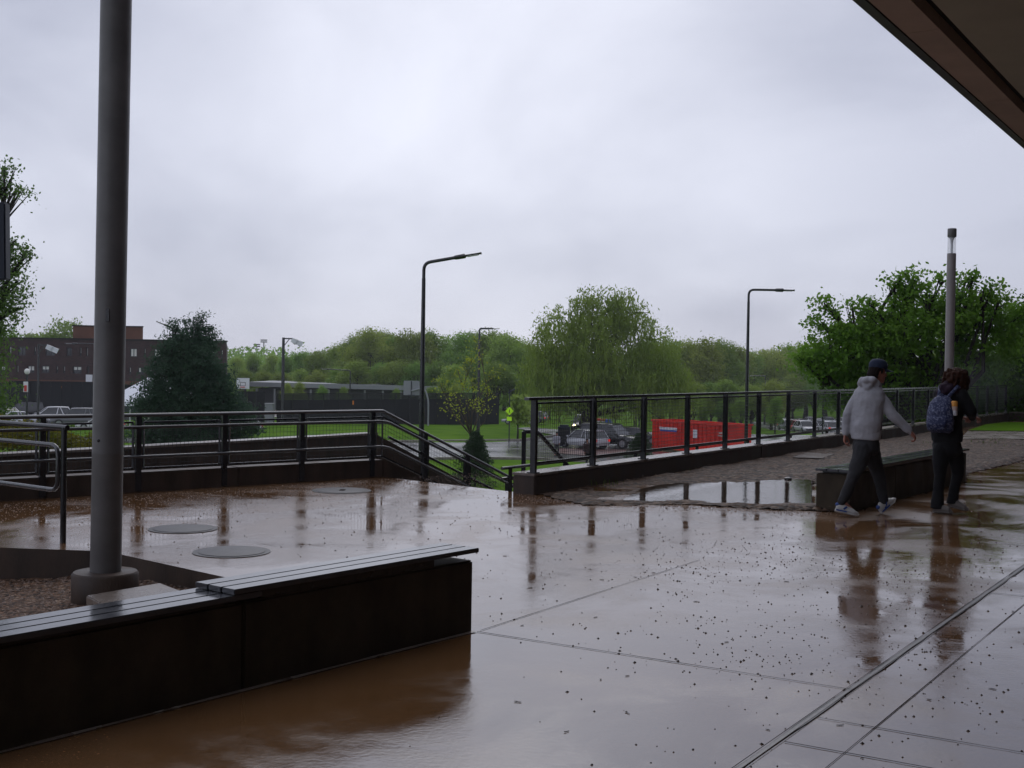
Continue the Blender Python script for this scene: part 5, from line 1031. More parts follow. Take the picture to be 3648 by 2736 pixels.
# ================================================================== BRICK BUILDING, TENT, LOW BUILDING
def building():
    Y = 150; zr = D(226, 342, Y).z; xr = D(226, 342, Y).x; xl = -95; z3b = None
    t = thing('brick_building', V((xl+xr)/2, Y+8, -5), 'three storey dark brick building with flat roof at the left', 'building')
    def zz(py_zoom): return EYE-((1000+py_zoom/2.425)*.28070-359.0)/1200*Y    # survey of the facade rows
    rows = [(zz(575), zz(650)), (zz(737), zz(800))]; g0 = zz(888)
    # window columns from the survey: (zoom x, width)
    r1 = [(85, 20), (185, 65), (300, 18), (430, 80), (595, 45), (693, 16), (750, 16), (1070, 22), (1150, 60), (1248, 16), (1355, 55), (1480, 18), (1560, 60), (1660, 18), (1740, 60), (1830, 40), (1915, 18)]
    r2 = [(25, 55), (150, 16), (265, 60), (390, 65), (492, 18), (553, 16), (665, 75), (760, 20), (1050, 16), (1122, 18), (1215, 50), (1300, 16), (1400, 60), (1500, 18), (1600, 60), (1700, 18), (1800, 50), (1898, 25)]
    wx = lambda zx: ((zx/2.425)*.28070-512)/1200*Y
    def row(zt, zb, wins, ztop, zbot, mbw):
        xs = xl
        for zx, wd in wins:
            c = wx(zx); h = wd/2.425*.2807/1200*Y/2; mbw.box(xs, c-h, Y, Y+.4, zb, zt); xs = c+h
            fr = MB(); fr.box(c-h, c+h, Y+.16, Y+.22, zb, zb+.09); fr.box(c-h, c+h, Y+.16, Y+.22, zt-.09, zt); fr.box(c-h, c-h+.09, Y+.16, Y+.22, zb+.0901, zt-.0901); fr.box(c+h-.09, c+h, Y+.16, Y+.22, zb+.0901, zt-.0901)
            if wd > 40: fr.box(c-.05, c+.05, Y+.16, Y+.22, zb+.0901, zt-.0901)
            w_ = fr.build('window', 'darkwall', t); f = random.Random(int(zx+zt*7)).random()
            pm = MB(); pm.box(c-h+.0901, c+h-.0901, Y+.2205, Y+.26, zb+.09, zt-.09); pm.build('pane', 'glass', w_)
            if f > .12: bl_ = MB(); fz = zb+.1+(zt-zb-.2)*random.Random(int(zx)).choice([0, 0, 0, .3, .5]); bl_.box(c-h*.98+.0901, c+(h-.1)*(1 if f > .35 else .1), Y+.18, Y+.2, fz, zt-.1); bl_.build('blind', 'blind', w_)
        mbw.box(xs, xr, Y, Y+.4, zb, zt)
    mbw = MB(); mbw.box(xl, xr, Y, Y+.4, rows[0][0]+0, zr); row(rows[0][0], rows[0][1], r1, 0, 0, mbw); mbw.box(xl, xr, Y, Y+.4, rows[1][0], rows[0][1]); row(rows[1][0], rows[1][1], r2, 0, 0, mbw); mbw.box(xl, xr, Y, Y+.4, g0, rows[1][1])
    mbw.prism([(xl, Y+.401), (xr, Y+.401), (xr*1.14, Y+22), (xl, Y+22)], rows[1][1]-.5, zr-.3); mbw.build('wall', 'brick', t)
    mbw = MB(); mbw.box(xl, xr+.1, Y-.12, Y+.5, zr+.002, zr+.18); mbw.build('roof_trim', 'groove', t)
    mbw = MB(); mbw.box(xl, xr, Y-.05, Y-.003, g0-.02, g0+.42); mbw.build('tan_band', 'brick_lt', t)
    mbw = MB(); mbw.box(xl, xr-.5, Y+3, Y+3.3, -5, g0-.01); mbw.build('ground_floor_wall', 'darkwall', t)
    for i in range(12): x = xl+6+i*4.7; mbw = MB(); mbw.box(x, x+.45, Y+.3, Y+.75, -5, g0-.03); mbw.build('column', 'brick_lt' if i % 3 else 'darkwall', t)
    pt = D(100, 326.6, Y+6).z; xa, xb = D(73, 330, Y+6).x, D(143, 330, Y+6).x
    mbw = MB(); mbw.prism([(xa, Y+6), (xb, Y+6), (xb*1.045, Y+12), (xa, Y+12)], zr-.25, pt); mbw.build('penthouse', 'brick_lt', t)
    mbw = MB(); mbw.prism([(xa-.1, Y+5.9), (xb+.1, Y+5.9), (xb*1.045+.1, Y+12.1), (xa-.1, Y+12.1)], pt+.002, pt+.15); mbw.build('penthouse_trim', 'groove', t)
    x = D(121.5, 320, Y+8).x; mbw = MB(); mbw.tube([(x, Y+8, pt), (x, Y+8, pt+2.4)], .05, 6); mbw.tube([(x+.5, Y+8, pt), (x+.5, Y+8, pt+2.4)], .04, 6); mbw.build('antenna', 'roofgrey', t)
    for zx in (400, 485, 590): mbw = MB(); c = wx(zx); mbw.ball((c, Y+2.5, g0-.5), .35, .35, .16, 8); mbw.build('ceiling_lamp', 'amber_dim', t)
    c = wx(772); mbw = MB(); mbw.box(c-.35, c+.45, Y-.3, Y-.15, zz(895), zz(808)); mbw.build('white_sign', 'white', t)
M['amber_dim'] = mat('warm ceiling lamp', (1, .5, .15), .5, emit=(1, .4, .1, .5))
building()
Y = 105; t = thing('party_tent', V(D(150, 400, Y).x, Y, -5), 'white peaked event tent behind the dark conifer', 'tent')
xa, xb = D(116, 400, Y).x, D(200, 400, Y).x; ze = D(130, 401, Y).z; zp = D(160, 372, Y).z; xm = (xa+xb)/2; w_ = (xb-xa)/2
mb = MB(); mb.v = [(xa, Y-w_, ze), (xb, Y-w_, ze), (xb, Y+w_, ze), (xa, Y+w_, ze), (xm, Y, zp)]; mb.f = [(0, 1, 4), (1, 2, 4), (2, 3, 4), (3, 0, 4)]; mb.build('canopy_top', 'tent', t)
mb = MB(); mb.v = [(xa, Y-w_, ze), (xb, Y-w_, ze), (xb, Y+w_, ze), (xa, Y+w_, ze), (xa, Y-w_, ze-.3), (xb, Y-w_, ze-.3), (xb, Y+w_, ze-.3), (xa, Y+w_, ze-.3)]; mb.f = [(0, 4, 5, 1), (1, 5, 6, 2), (2, 6, 7, 3), (3, 7, 4, 0)]; mb.build('valance', 'tent', t)
for x in (xa+.1, xb-.1, xm):
    for y in (Y-w_+.1, Y+w_-.1): mb = MB(); mb.tube([(x, y, -5), (x, y, ze)], .06, 6); mb.build('tent_pole', 'white', t)
mb = MB(); mb.box(xm-w_*.6, xm+w_*.7, Y+w_-.3, Y+w_-.25, -4.9, ze-.35); mb.build('side_wall', 'blind', t)
Y = 168; t = thing('low_building', V(-20, Y+10, -5), 'long low building with pale flat roof behind the court fence', 'building')
xa, xb = D(249, 385, Y).x, D(462, 385, Y).x; z0 = D(255, 386.5, Y).z; z1 = D(255, 382, Y).z; z0r = D(455, 391.5, Y).z; z1r = D(455, 387, Y).z
mb = MB(); mb.v = [(xa, Y, z0), (xb, Y, z0r), (xb, Y+18, z0r), (xa, Y+18, z0), (xa, Y, z1), (xb, Y, z1r), (xb, Y+18, z1r), (xa, Y+18, z1)]; mb.f = [(0, 1, 5, 4), (4, 5, 6, 7), (1, 2, 6, 5), (3, 0, 4, 7), (2, 3, 7, 6), (3, 2, 1, 0)]; mb.build('roof', 'roofgrey', t)
mb = MB(); mb.box(xa+1, xb-1, Y+1.5, Y+16, -5, min(z0, z0r)-.01); mb.build('wall', 'darkwall', t)
for i in range(12): x = xa+1+i*(xb-xa-2)/11; mb = MB(); mb.box(x-.12, x+.12, Y+.3, Y+.55, -5, z0r-.02); mb.build('column', 'roofgrey', t)
# ================================================================== PEOPLE
def ring(c, F_, Rr, hw, hd, lean=(0, 0, 0)): return (Vector(c), Rr*hw, F_*hd)
def hand(mb, wrist, dirn, palm_n, thumb_side, curl=.6, s=1.0):
    """palm and five separate curled digits; dirn = from wrist to knuckles, palm_n = direction the palm faces"""
    d = Vector(dirn).normalized(); n = Vector(palm_n); n = (n-d*n.dot(d)).normalized(); sd_ = d.cross(n)
    if sd_.dot(Vector(thumb_side)) < 0: sd_ = -sd_
    w = Vector(wrist); k = w+d*.085*s
    mb.loft([(w-d*.01*s, sd_*.027*s, n*.02*s), (w+d*.03*s, sd_*.036*s, n*.017*s), (w+d*.07*s, sd_*.041*s, n*.016*s), (k, sd_*.038*s, n*.013*s)], 12)
    for i, (o, L) in enumerate(((.031, .078), (.011, .086), (-.010, .080), (-.030, .062))):
        p = k+sd_*o*s-d*.006; c0 = curl*(.75+.12*i); pts = [p]; a = c0*.55
        for f in (.42, .33, .25): pts.append(pts[-1]+(d*math.cos(a)+n*math.sin(a)+sd_*o*1.6*.3)*L*f*s); a += c0
        mb.limb(pts, [.0092*s, .0085*s, .0078*s, .0068*s], 8)
    p = w+d*.025*s+sd_*.026*s+n*.006; q_ = p+(d*.62+sd_*.62+n*.35).normalized()*.042*s; r_ = q_+(d*.85+sd_*.1+n*.45).normalized()*.034*s
    mb.limb([p, q_, r_], [.0125*s, .0105*s, .0085*s], 8)
def shoe(mb, mb2, heel, toe, sw=.048):
    """heel and toe sole points; mb = upper, mb2 = sole"""
    h, t_ = Vector(heel), Vector(toe); d = (t_-h).normalized(); L = (t_-h).length; s = d.cross(V(0, 0, 1)).normalized(); u = s.cross(d); 
    mb.loft([(h+d*.005+u*.05, s*.024, u*.03), (h+d*.03+u*.055, s*.036, u*.05), (h+d*.08+u*.058, s*.040, u*.055), (h+d*.14+u*.048, s*.043, u*.042), (h+d*.2+u*.038, s*.049, u*.032), (h+d*(L-.05)+u*.033, s*.046, u*.026), (h+d*(L-.008)+u*.028, s*.024, u*.015)], 14)
    mb2.loft([(h+u*.017, s*.022, u*.015), (h+d*.03+u*.016, s*.04, u*.017), (h+d*.12+u*.014, s*.040, u*.014), (h+d*.2+u*.013, s*.053, u*.014), (h+d*(L-.04)+u*.013, s*.047, u*.013), (h+d*L+u*.02, s*.02, u*.01)], 14)
    return d, s, u
def head(mb, c, f, up_, s=1.0):
    f = Vector(f).normalized(); u = Vector(up_).normalized(); f = (f-u*f.dot(u)).normalized(); r = f.cross(u); c = Vector(c)
    mb.ball(c+u*.03*s-f*.012*s, .077*s, .095*s, .092*s, 16, r, f, u)                                   # skull
    mb.loft([(c-u*.118*s+f*.055*s, r*.026*s, f*.026*s), (c-u*.09*s+f*.04*s, r*.05*s, f*.052*s), (c-u*.05*s+f*.03*s, r*.060*s, f*.062*s), (c+u*.0*s+f*.022*s, r*.066*s, f*.068*s), (c+u*.04*s+f*.012*s, r*.07*s, f*.072*s)], 16)
    mb.limb([c+f*.085*s+u*.018*s, c+f*.107*s-u*.028*s], [.009*s, .0135*s], 8)                           # nose
    mb.ball(c+f*.088*s-u*.037*s, .019*s, .012*s, .01*s, 8, r, f, u)
    mb.ball(c+f*.086*s-u*.062*s, .022*s, .012*s, .006*s, 8, r, f, u); mb.ball(c+f*.083*s-u*.074*s, .019*s, .013*s, .007*s, 8, r, f, u)   # lips
    mb.ball(c+f*.072*s-u*.108*s, .02*s, .016*s, .014*s, 8, r, f, u)                                     # chin
    for sg in (-1, 1):
        mb.ball(c+r*sg*.077*s-f*.008*s-u*.012*s, .008*s, .018*s, .031*s, 8, r, f, u)                    # ears
        mb.limb([c+r*sg*.045*s+f*.078*s+u*.032*s, c+r*sg*.015*s+f*.088*s+u*.03*s], [.009*s, .009*s], 6) # brow
        mb.ball(c+r*sg*.045*s+f*.06*s-u*.03*s, .022*s, .018*s, .02*s, 8, r, f, u)                       # cheek
    return r, f, u

# ---------------- man in grey hoodie
def man():
    base = D(870.6, 517, 13.65); base.z = 0; X0 = base.x
    t = thing('person', base, 'man in grey hoodie, navy cap and dark sweatpants striding right past the bench', 'person', 'people walking on the plaza')
    k = 1/855.0
    def P(zx, zy, y): return V((zx-450)*k, y, max((1603-zy)*k, 0))
    Fd = V(math.cos(R(38)), math.sin(R(38)), 0); Rr = V(Fd.y, -Fd.x, 0)
    hip = P(405, 925, 0); chest = P(425, 520, .02)
    hr, hl = hip+Rr*.085, hip-Rr*.085
    shR, shL = P(492, 395, 0)+Rr*.03, P(338, 385, .10)
    elR, wrR = P(610, 615, -.12), P(765, 765, -.16); elL, wrL = P(236, 620, .12), P(213, 815, .10)
    knR, anR = P(258, 1185, -.11), P(140, 1455, -.12); knL, anL = P(545, 1180, .14), P(620, 1480, .17)
    headc = P(517, 205, .10)
    # body
    b = MB(); b.loft([(hip-V(0, 0, .04), Rr*.11, Fd*.08), (hip, Rr*.13, Fd*.09), (hip+V(.0, 0, .15), Rr*.135, Fd*.095), (chest-V(0, 0, .05), Rr*.15, Fd*.105), (chest+V(.01, 0, .1), Rr*.155, Fd*.1), (P(440, 355, .05), Rr*.09, Fd*.07)], 16)
    neck0, neck1 = P(440, 350, .06), P(492, 275, .09); b.cap(neck0, neck1, .062, .056)
    b.limb([shR+V(-.02, .02, -.03), elR, wrR], [.05, .042, .028]); b.limb([shL+V(.03, 0, -.03), elL, wrL], [.05, .042, .028])
    b.limb([P(365, 945, -.05), P(320, 1060, -.08), knR, anR], [.07, .07, .05, .034]); b.limb([P(425, 945, .05), P(485, 1060, .1), knL, anL], [.07, .07, .05, .034])
    b.limb([anR, P(250, 1565, -.14)], [.033, .028]); b.limb([anL, P(700, 1480, .2)], [.033, .028])
    hf = V(.99, .1, -.05).normalized(); hu = V(.12, .03, 1).normalized(); r, f, u = head(b, headc, hf, hu, .98)
    hand(b, wrR+V(.004, 0, 0), V(.5, .02, -.55), V(-.55, .35, -.35), V(.5, .2, .5), .95, 1.08); hand(b, wrL, V(-.08, -.05, -1), V(.8, -.4, 0), V(.4, .6, 0), .9, 1.08)
    body = bake('body', b, 'skin', t, .0062, 2)
    # eyes
    for sg in (-1, 1):
        e = MB(); e.ball(headc+r*sg*.031*.98+f*.082*.98+u*.008, .011, .009, .007, 8, r, f, u); o = e.build('eye', 'white', t, smooth='all', local=True); e = MB(); e.ball(headc+r*sg*.031+f*.0885+u*.008, .005, .004, .005, 8, r, f, u); e.build('iris', 'joint', o, smooth='all', local=True)
    # hoodie
    h = MB(); hb_ = P(388, 862, 0)
    h.loft([(hb_, Rr*.178, Fd*.135), (hb_+V(0, 0, .05), Rr*.183, Fd*.14), (P(392, 720, 0), Rr*.187, Fd*.145), (P(400, 600, .01), Rr*.192, Fd*.14), (P(413, 480, .02), Rr*.2, Fd*.138), (P(418, 400, .03), Rr*.188, Fd*.128), (P(428, 350, .04), Rr*.14, Fd*.1), (P(445, 320, .05), Rr*.085, Fd*.08)], 20)
    h.limb([shR+V(-.02, .02, -.03), elR, wrR-(wrR-elR).normalized()*.015], [.085, .063, .044]); h.limb([shL+V(.03, 0, -.03), elL, wrL-V(0, 0, -.01)], [.082, .06, .044])
    # hood lying on the shoulders
    hc = P(430, 330, .03); 
    for (zx, zy, y, r1) in ((345, 290, .02, .045), (372, 265, -.05, .042), (420, 262, -.085, .04), (475, 300, -.05, .035), (510, 318, .02, .032), (360, 300, .10, .045), (405, 285, .15, .042), (460, 300, .17, .036)): h.ball(P(zx, zy+20, y), r1*1.15, r1*1.15, r1)
    h.limb([P(345, 295, .02), P(378, 360, -.06), P(410, 330, -.07)], [.04, .035, .03]); h.limb([P(350, 290, .03), P(420, 275, -.07), P(505, 325, -.03)], [.042, .038, .025]); h.limb([P(350, 290, .03), P(415, 290, .15), P(490, 320, .13)], [.042, .038, .025])
    bake('hoodie', h, 'hoodie', t, .009, 4, disp=(.022, .12))
    c = MB(); c.loft([(wrR-(wrR-elR).normalized()*.05, V(0, .046, 0), (V(0, 0, 1))*.046), (wrR+(wrR-elR).normalized()*.012, V(0, .037, 0), V(0, 0, 1)*.037)], 14); c.build('cuff', 'hoodie', t, smooth=True, local=True)
    p = MB(); c0 = P(498, 720, -.125); p.bar(c0+V(0, 0, -.05), c0+V(.012, 0, .05), .006, .01); p.build('pocket_zip', 'blackc', t, local=True)
    # sweatpants
    s = MB(); s.loft([(P(392, 850, 0), Rr*.155, Fd*.12), (P(392, 900, 0), Rr*.165, Fd*.128), (P(395, 960, 0), Rr*.165, Fd*.125), (P(400, 1010, 0), Rr*.1, Fd*.09)], 18)
    s.limb([P(352, 945, -.05), P(318, 1060, -.08), knR+V(0, 0, 0), P(190, 1350, -.12), anR+V(.0, 0, -.01)], [.108, .1, .074, .062, .056])
    s.limb([P(438, 945, .05), P(485, 1060, .1), knL, P(590, 1340, .16), anL+V(-.002, 0, -.0)], [.108, .1, .076, .062, .056])
    bake('sweatpants', s, 'sweat', t, .009, 4, disp=(.026, .12))
    for an, ax in ((anR, P(118, 1500, -.115)), (anL, P(625, 1510, .165))): so_ = MB(); so_.cap(an+V(0, 0, .02), an.lerp(ax, .7)-V(0, 0, .035), .042, .04); so_.build('sock', 'shoe2', t, smooth='all', local=True)
    # sneakers
    for (he, to, an) in ((P(72, 1560, -.11), P(292, 1604, -.17), anR), (P(598, 1592, .16), P(750, 1462, .20), anL)):
        if an is anR: he = V(he.x, he.y, .055); to = V(to.x, to.y, .006)
        else: he = V(he.x, he.y, .004)
        a, c = MB(), MB(); dd = shoe(a, c, he, to, .05); a.cap(he+dd[2]*.085+dd[0]*.06, he+dd[2]*.06+dd[0]*.06, .036, .036)
        so = bake('sneaker', a, 'shoe', t, .006, 3); c.build('sole', 'shoe', so, smooth=True, local=True)
        d_, s_, u_ = dd; e = MB(); 
        for sg in (-1, 1): e.bar(he+d_*.01+u_*.028+s_*sg*.04, he+d_*.13+u_*.03+s_*sg*.049, .008, .014); e.bar(he+d_*.09+u_*.05+s_*sg*.043, he+d_*.12+u_*.085+s_*sg*.038, .008, .02)
        e.ball(he+d_*.02+u_*.085, .03, .03, .024, 8, s_, d_, u_); e.build('blue_trim', 'shoe2', so, local=True)
    # hair and cap
    hr_ = MB(); hr_.ball(headc+u*.028-f*.03, .086, .082, .085, 14, r, f, u)
    for i in range(9): a_ = (i-4)*.30; q_ = headc-f*.085*math.cos(a_)+r*.075*math.sin(a_); hr_.limb([q_+u*.03, q_-u*.035-f*.012, q_-u*.075-f*.002], [.026, .024, .012])
    for sg in (-1, 1): hr_.limb([headc+r*sg*.078+f*.02+u*.03, headc+r*sg*.078+f*.018-u*.012], [.013, .008])
    bake('hair', hr_, 'hairb', t, .006, 2, disp=(.008, .02))
    cp = MB(); cc = headc+u*.045-f*.004; prof = []
    rr_ = [(1, 0), (1.03, .02), (1.0, .05), (.88, .078), (.65, .098), (.3, .108), (.03, .11)]
    cp.loft([(cc+u*z, r*.087*a_, f*.105*a_) for a_, z in rr_], 28); cap_ = cp.build('cap', 'cap', t, smooth=True, local=True)
    br = MB(); n_ = 10; 
    for k_ in range(2):
        for i in range(n_+1): a_ = -1.15+2.3*i/n_; br.v.append(tuple(cc+r*.085*math.sin(a_)+f*(.1*math.cos(a_))+u*(.006-.004*k_))); br.v.append(tuple(cc+r*.078*math.sin(a_)+f*(.105*math.cos(a_)+.082*max(0, math.cos(a_*1.2)))+u*(-.012-.014*abs(math.sin(a_))-.004*k_)))
    m2 = 2*(n_+1)
    for i in range(n_): a_ = 2*i; br.f.append((a_, a_+1, a_+3, a_+2)); br.f.append((m2+a_, m2+a_+2, m2+a_+3, m2+a_+1)); br.f.append((a_+1, m2+a_+1, m2+a_+3, a_+3))
    br.build('brim', 'cap', cap_, smooth=True, local=True)
    bt = MB(); bt.ball(cc+u*.111, .009, .009, .005, 8, r, f, u); bt.build('button', 'cap', cap_, local=True); em = MB(); em.ball(cc+f*.100+u*.047+r*.012, .016, .006, .018, 8, r, f, u); em.build('emblem', 'white', cap_, local=True)
man()

# ---------------- woman with backpack
def woman():
    base = D(946, 513.5, 14.05); base.z = 0
    t = thing('person', base, 'woman with curly auburn hair, black clothes and blue backpack walking away to the right', 'person', 'people walking on the plaza')
    k = 1/828.0
    def P(zx, zy, y): return V((zx-1180)*k, y, max((1568-zy)*k, 0))
    Fd = V(math.cos(R(48)), math.sin(R(48)), 0); Rr = V(Fd.y, -Fd.x, 0)
    hip = P(1178, 900, 0); headc = P(1268, 270, .05)
    shR, shL = P(1295, 410, -.06), P(1115, 400, .10); elR, wrR = P(1365, 575, -.10), P(1440, 640, .02); elL, wrL = P(1190, 600, .30), P(1380, 650, .25)
    knL, anL = P(1105, 1210, -.02), P(1090, 1490, -.02); knR, anR = P(1300, 1190, .04), P(1262, 1450, .06)
    b = MB(); b.loft([(hip-V(0, 0, .1), Rr*.12, Fd*.09), (hip, Rr*.15, Fd*.105), (hip+V(.02, 0, .15), Rr*.12, Fd*.085), (P(1195, 560, .03), Rr*.13, Fd*.09), (P(1200, 440, .03), Rr*.13, Fd*.085), (P(1205, 390, .03), Rr*.08, Fd*.06)], 16)
    b.cap(P(1215, 380, .03), P(1250, 320, .05), .05, .05); b.limb([shR, elR, wrR], [.045, .037, .026]); b.limb([shL, elL, wrL], [.045, .037, .026])
    b.limb([P(1120, 930, 0), knL, anL], [.08, .05, .034]); b.limb([P(1240, 930, 0), knR, anR], [.08, .05, .034]); b.limb([anL, P(1165, 1545, -.05)], [.03, .026]); b.limb([anR, P(1340, 1515, .0)], [.03, .026])
    hf = V(.5, .86, -.1); r, f, u = head(b, headc, hf, (.05, 0, 1), .95)
    hand(b, wrR, V(.8, .45, -.15), V(0, .3, -.9), V(-.3, .8, .3), 1.0, .95); hand(b, wrL, V(.8, .2, -.1), V(0, -.3, -.9), V(.2, -.8, .2), 1.0, .95)
    bake('body', b, 'skin', t, .0065, 2)
    # curly hair
    h = MB(); rg = random.Random(4); h.ball(headc+u*.03-f*.015, .115, .12, .11, 14, r, f, u)
    for i in range(210):
        a_ = rg.uniform(0, 6.283); z = rg.uniform(-.17, .13); rad = .125*math.sqrt(max(.05, 1-((z-.0)/.17)**2))+rg.uniform(-.01, .02)
        d_ = r*math.cos(a_)+f*math.sin(a_)
        if d_.dot(f) > .8 and z < .05: continue
        c = headc+d_*rad+u*(z-.02)-f*.012; h.limb([c, c+V(rg.uniform(-.015, .015), rg.uniform(-.015, .015), -.03), c+V(rg.uniform(-.02, .02), rg.uniform(-.02, .02), -.055)], [rg.uniform(.016, .024), .017, .009], 7)
    bake('hair', h, 'curl', t, .007, 1, disp=(.012, .018))
    # hoodie / jacket
    j = MB(); j.loft([(P(1172, 875, 0), Rr*.178, Fd*.13), (P(1172, 800, 0), Rr*.186, Fd*.14), (P(1180, 680, .01), Rr*.165, Fd*.13), (P(1195, 560, .02), Rr*.18, Fd*.135), (P(1200, 470, .03), Rr*.185, Fd*.13), (P(1203, 410, .03), Rr*.165, Fd*.11), (P(1212, 370, .03), Rr*.09, Fd*.08)], 20)
    j.limb([shR+V(-.02, 0, -.02), elR, wrR-V(.02, 0, 0)], [.088, .07, .045]); j.limb([shL+V(.02, 0, -.02), elL, wrL-V(.02, 0, 0)], [.08, .065, .045])
    bake('jacket', j, 'blackc', t, .009, 4, disp=(.018, .12))
    hd_ = MB()
    for (zx, zy, y, r1) in ((1110, 400, .03, .05), (1125, 350, -.03, .055), (1160, 370, -.08, .05), (1215, 385, -.09, .045), (1100, 450, .04, .04), (1165, 325, .0, .05), (1125, 400, -.03, .05), (1200, 345, -.04, .05), (1150, 380, .12, .05), (1260, 370, -.04, .045)): hd_.ball(P(zx, zy, y), r1*1.1, r1*1.1, r1)
    bake('hood', hd_, 'plum', t, .009, 4, disp=(.014, .07))
    # flared trousers
    s = MB(); s.loft([(P(1172, 850, 0), Rr*.15, Fd*.115), (P(1175, 910, 0), Rr*.17, Fd*.128), (P(1180, 980, 0), Rr*.165, Fd*.12), (P(1185, 1030, 0), Rr*.1, Fd*.08)], 18)
    s.limb([P(1118, 950, -.01), P(1110, 1080, -.02), knL, P(1094, 1350, -.02)], [.1, .09, .064, .062]); s.loft([(P(1096, 1330, -.02), V(.06, 0, 0), V(0, .06, 0)), (P(1090, 1440, -.02), V(.07, 0, 0), V(0, .07, 0)), (P(1090, 1528, -.02), V(.082, 0, 0), V(0, .082, 0))], 16)
    s.limb([P(1245, 950, .02), P(1285, 1080, .03), knR, P(1275, 1330, .05)], [.1, .092, .066, .058]); s.loft([(P(1276, 1310, .05), V(.06, 0, 0), V(0, .06, 0)), (P(1266, 1400, .06), V(.064, 0, 0), V(0, .064, 0)), (P(1258, 1480, .06), V(.07, 0, 0), V(0, .07, 0))], 16)
    bake('trousers', s, 'blackc', t, .009, 3, disp=(.012, .1))
    for he, to, an in ((P(1052, 1565, -.0), P(1205, 1566, -.13), anL), (P(1215, 1510, .07), P(1385, 1550, -.04), anR)):
        he.z = .004 if an is anL else .06; to.z = .005 if an is anL else .02
        a, c = MB(), MB(); dd = shoe(a, c, he, to, .045); a.cap(an, he+dd[2]*.085+dd[0]*.06, .04, .04); so = bake('shoe', a, 'beige', t, .006, 3); c.build('sole', 'beige', so, smooth=True, local=True)
    # backpack
    bk = -Fd; c0 = P(1072, 620, -.02)+V(.0, 0, 0); pc_ = P(1150, 620, -.04)+bk*.14
    p = MB(); p.loft([(pc_+V(0, 0, -.2), Rr*.10, Fd*.06), (pc_+V(0, 0, -.17)+bk*.02, Rr*.15, Fd*.10), (pc_+V(0, 0, -.08)+bk*.03, Rr*.16, Fd*.115), (pc_+V(0, 0, .05)+bk*.02, Rr*.155, Fd*.105), (pc_+V(0, 0, .15)+bk*.005, Rr*.13, Fd*.08), (pc_+V(0, 0, .215)-bk*.02, Rr*.08, Fd*.05), (pc_+V(0, 0, .235)-bk*.03, Rr*.03, Fd*.02)], 20)
    p.loft([(pc_+V(0, 0, -.16)+bk*.12, Rr*.09, Fd*.03), (pc_+V(0, 0, -.1)+bk*.13, Rr*.115, Fd*.045), (pc_+V(0, 0, -.02)+bk*.11, Rr*.11, Fd*.035), (pc_+V(0, 0, .02)+bk*.09, Rr*.07, Fd*.02)], 16)
    off = t.location; bp = thing('backpack', off+pc_, 'blue speckled backpack worn by the woman in black', 'backpack')
    def rel(mb): mb.v = [tuple(Vector(v)-pc_) for v in mb.v]; return mb
    bake('pack_body', rel(p), 'pack', bp, .008, 4, disp=(.02, .08))
    for sg in (1, -1):
        q0 = pc_+V(0, 0, .2)+Rr*.05*sg-bk*.03; q1 = P(1200, 365, -.0)+Rr*.10*sg+bk*.05; q2 = P(1215, 380, 0)+Rr*.115*sg-bk*.07+V(0, 0, .0); q3 = pc_+Rr*.13*sg+V(0, 0, -.12)-bk*.02
        m_ = MB(); m_.tube([q0, q1+V(0, 0, .03), q2+V(0, 0, .0), q2-bk*.10+V(0, 0, -.12)], [.02, .024, .022, .018], 8, cap=True); rel(m_).build('strap', 'pack', bp, smooth='all', local=True)
    m_ = MB(); m_.tube([pc_+V(0, 0, .215)+Rr*-.03, pc_+V(0, 0, .255), pc_+V(0, 0, .215)+Rr*.03], .009, 6, bend=.02); rel(m_).build('carry_loop', 'pack', bp, smooth='all', local=True)
    bo = thing('bottle', off+pc_+Rr*.15+V(0, 0, .0), 'orange and pink topped bottle in the backpack side pocket', 'bottle'); c = V(0, 0, 0); bo.location.z += .055
    m_ = MB(); m_.lathe((0, 0, -.05), [(.03, 0), (.035, .01), (.035, .04), (.0349, .06)], 14); m_.build('bottle_body', 'white', bo, smooth=True, local=True)
    m_ = MB(); m_.lathe((0, 0, .0101), [(.036, 0), (.036, .045)], 14); m_.build('pink_band', 'cream', bo, smooth=True, local=True)
    m_ = MB(); m_.lathe((0, 0, .0552), [(.036, 0), (.036, .05), (.03, .06), (.022, .063)], 14); m_.build('cap', 'ylw', bo, smooth=True, local=True)
woman()

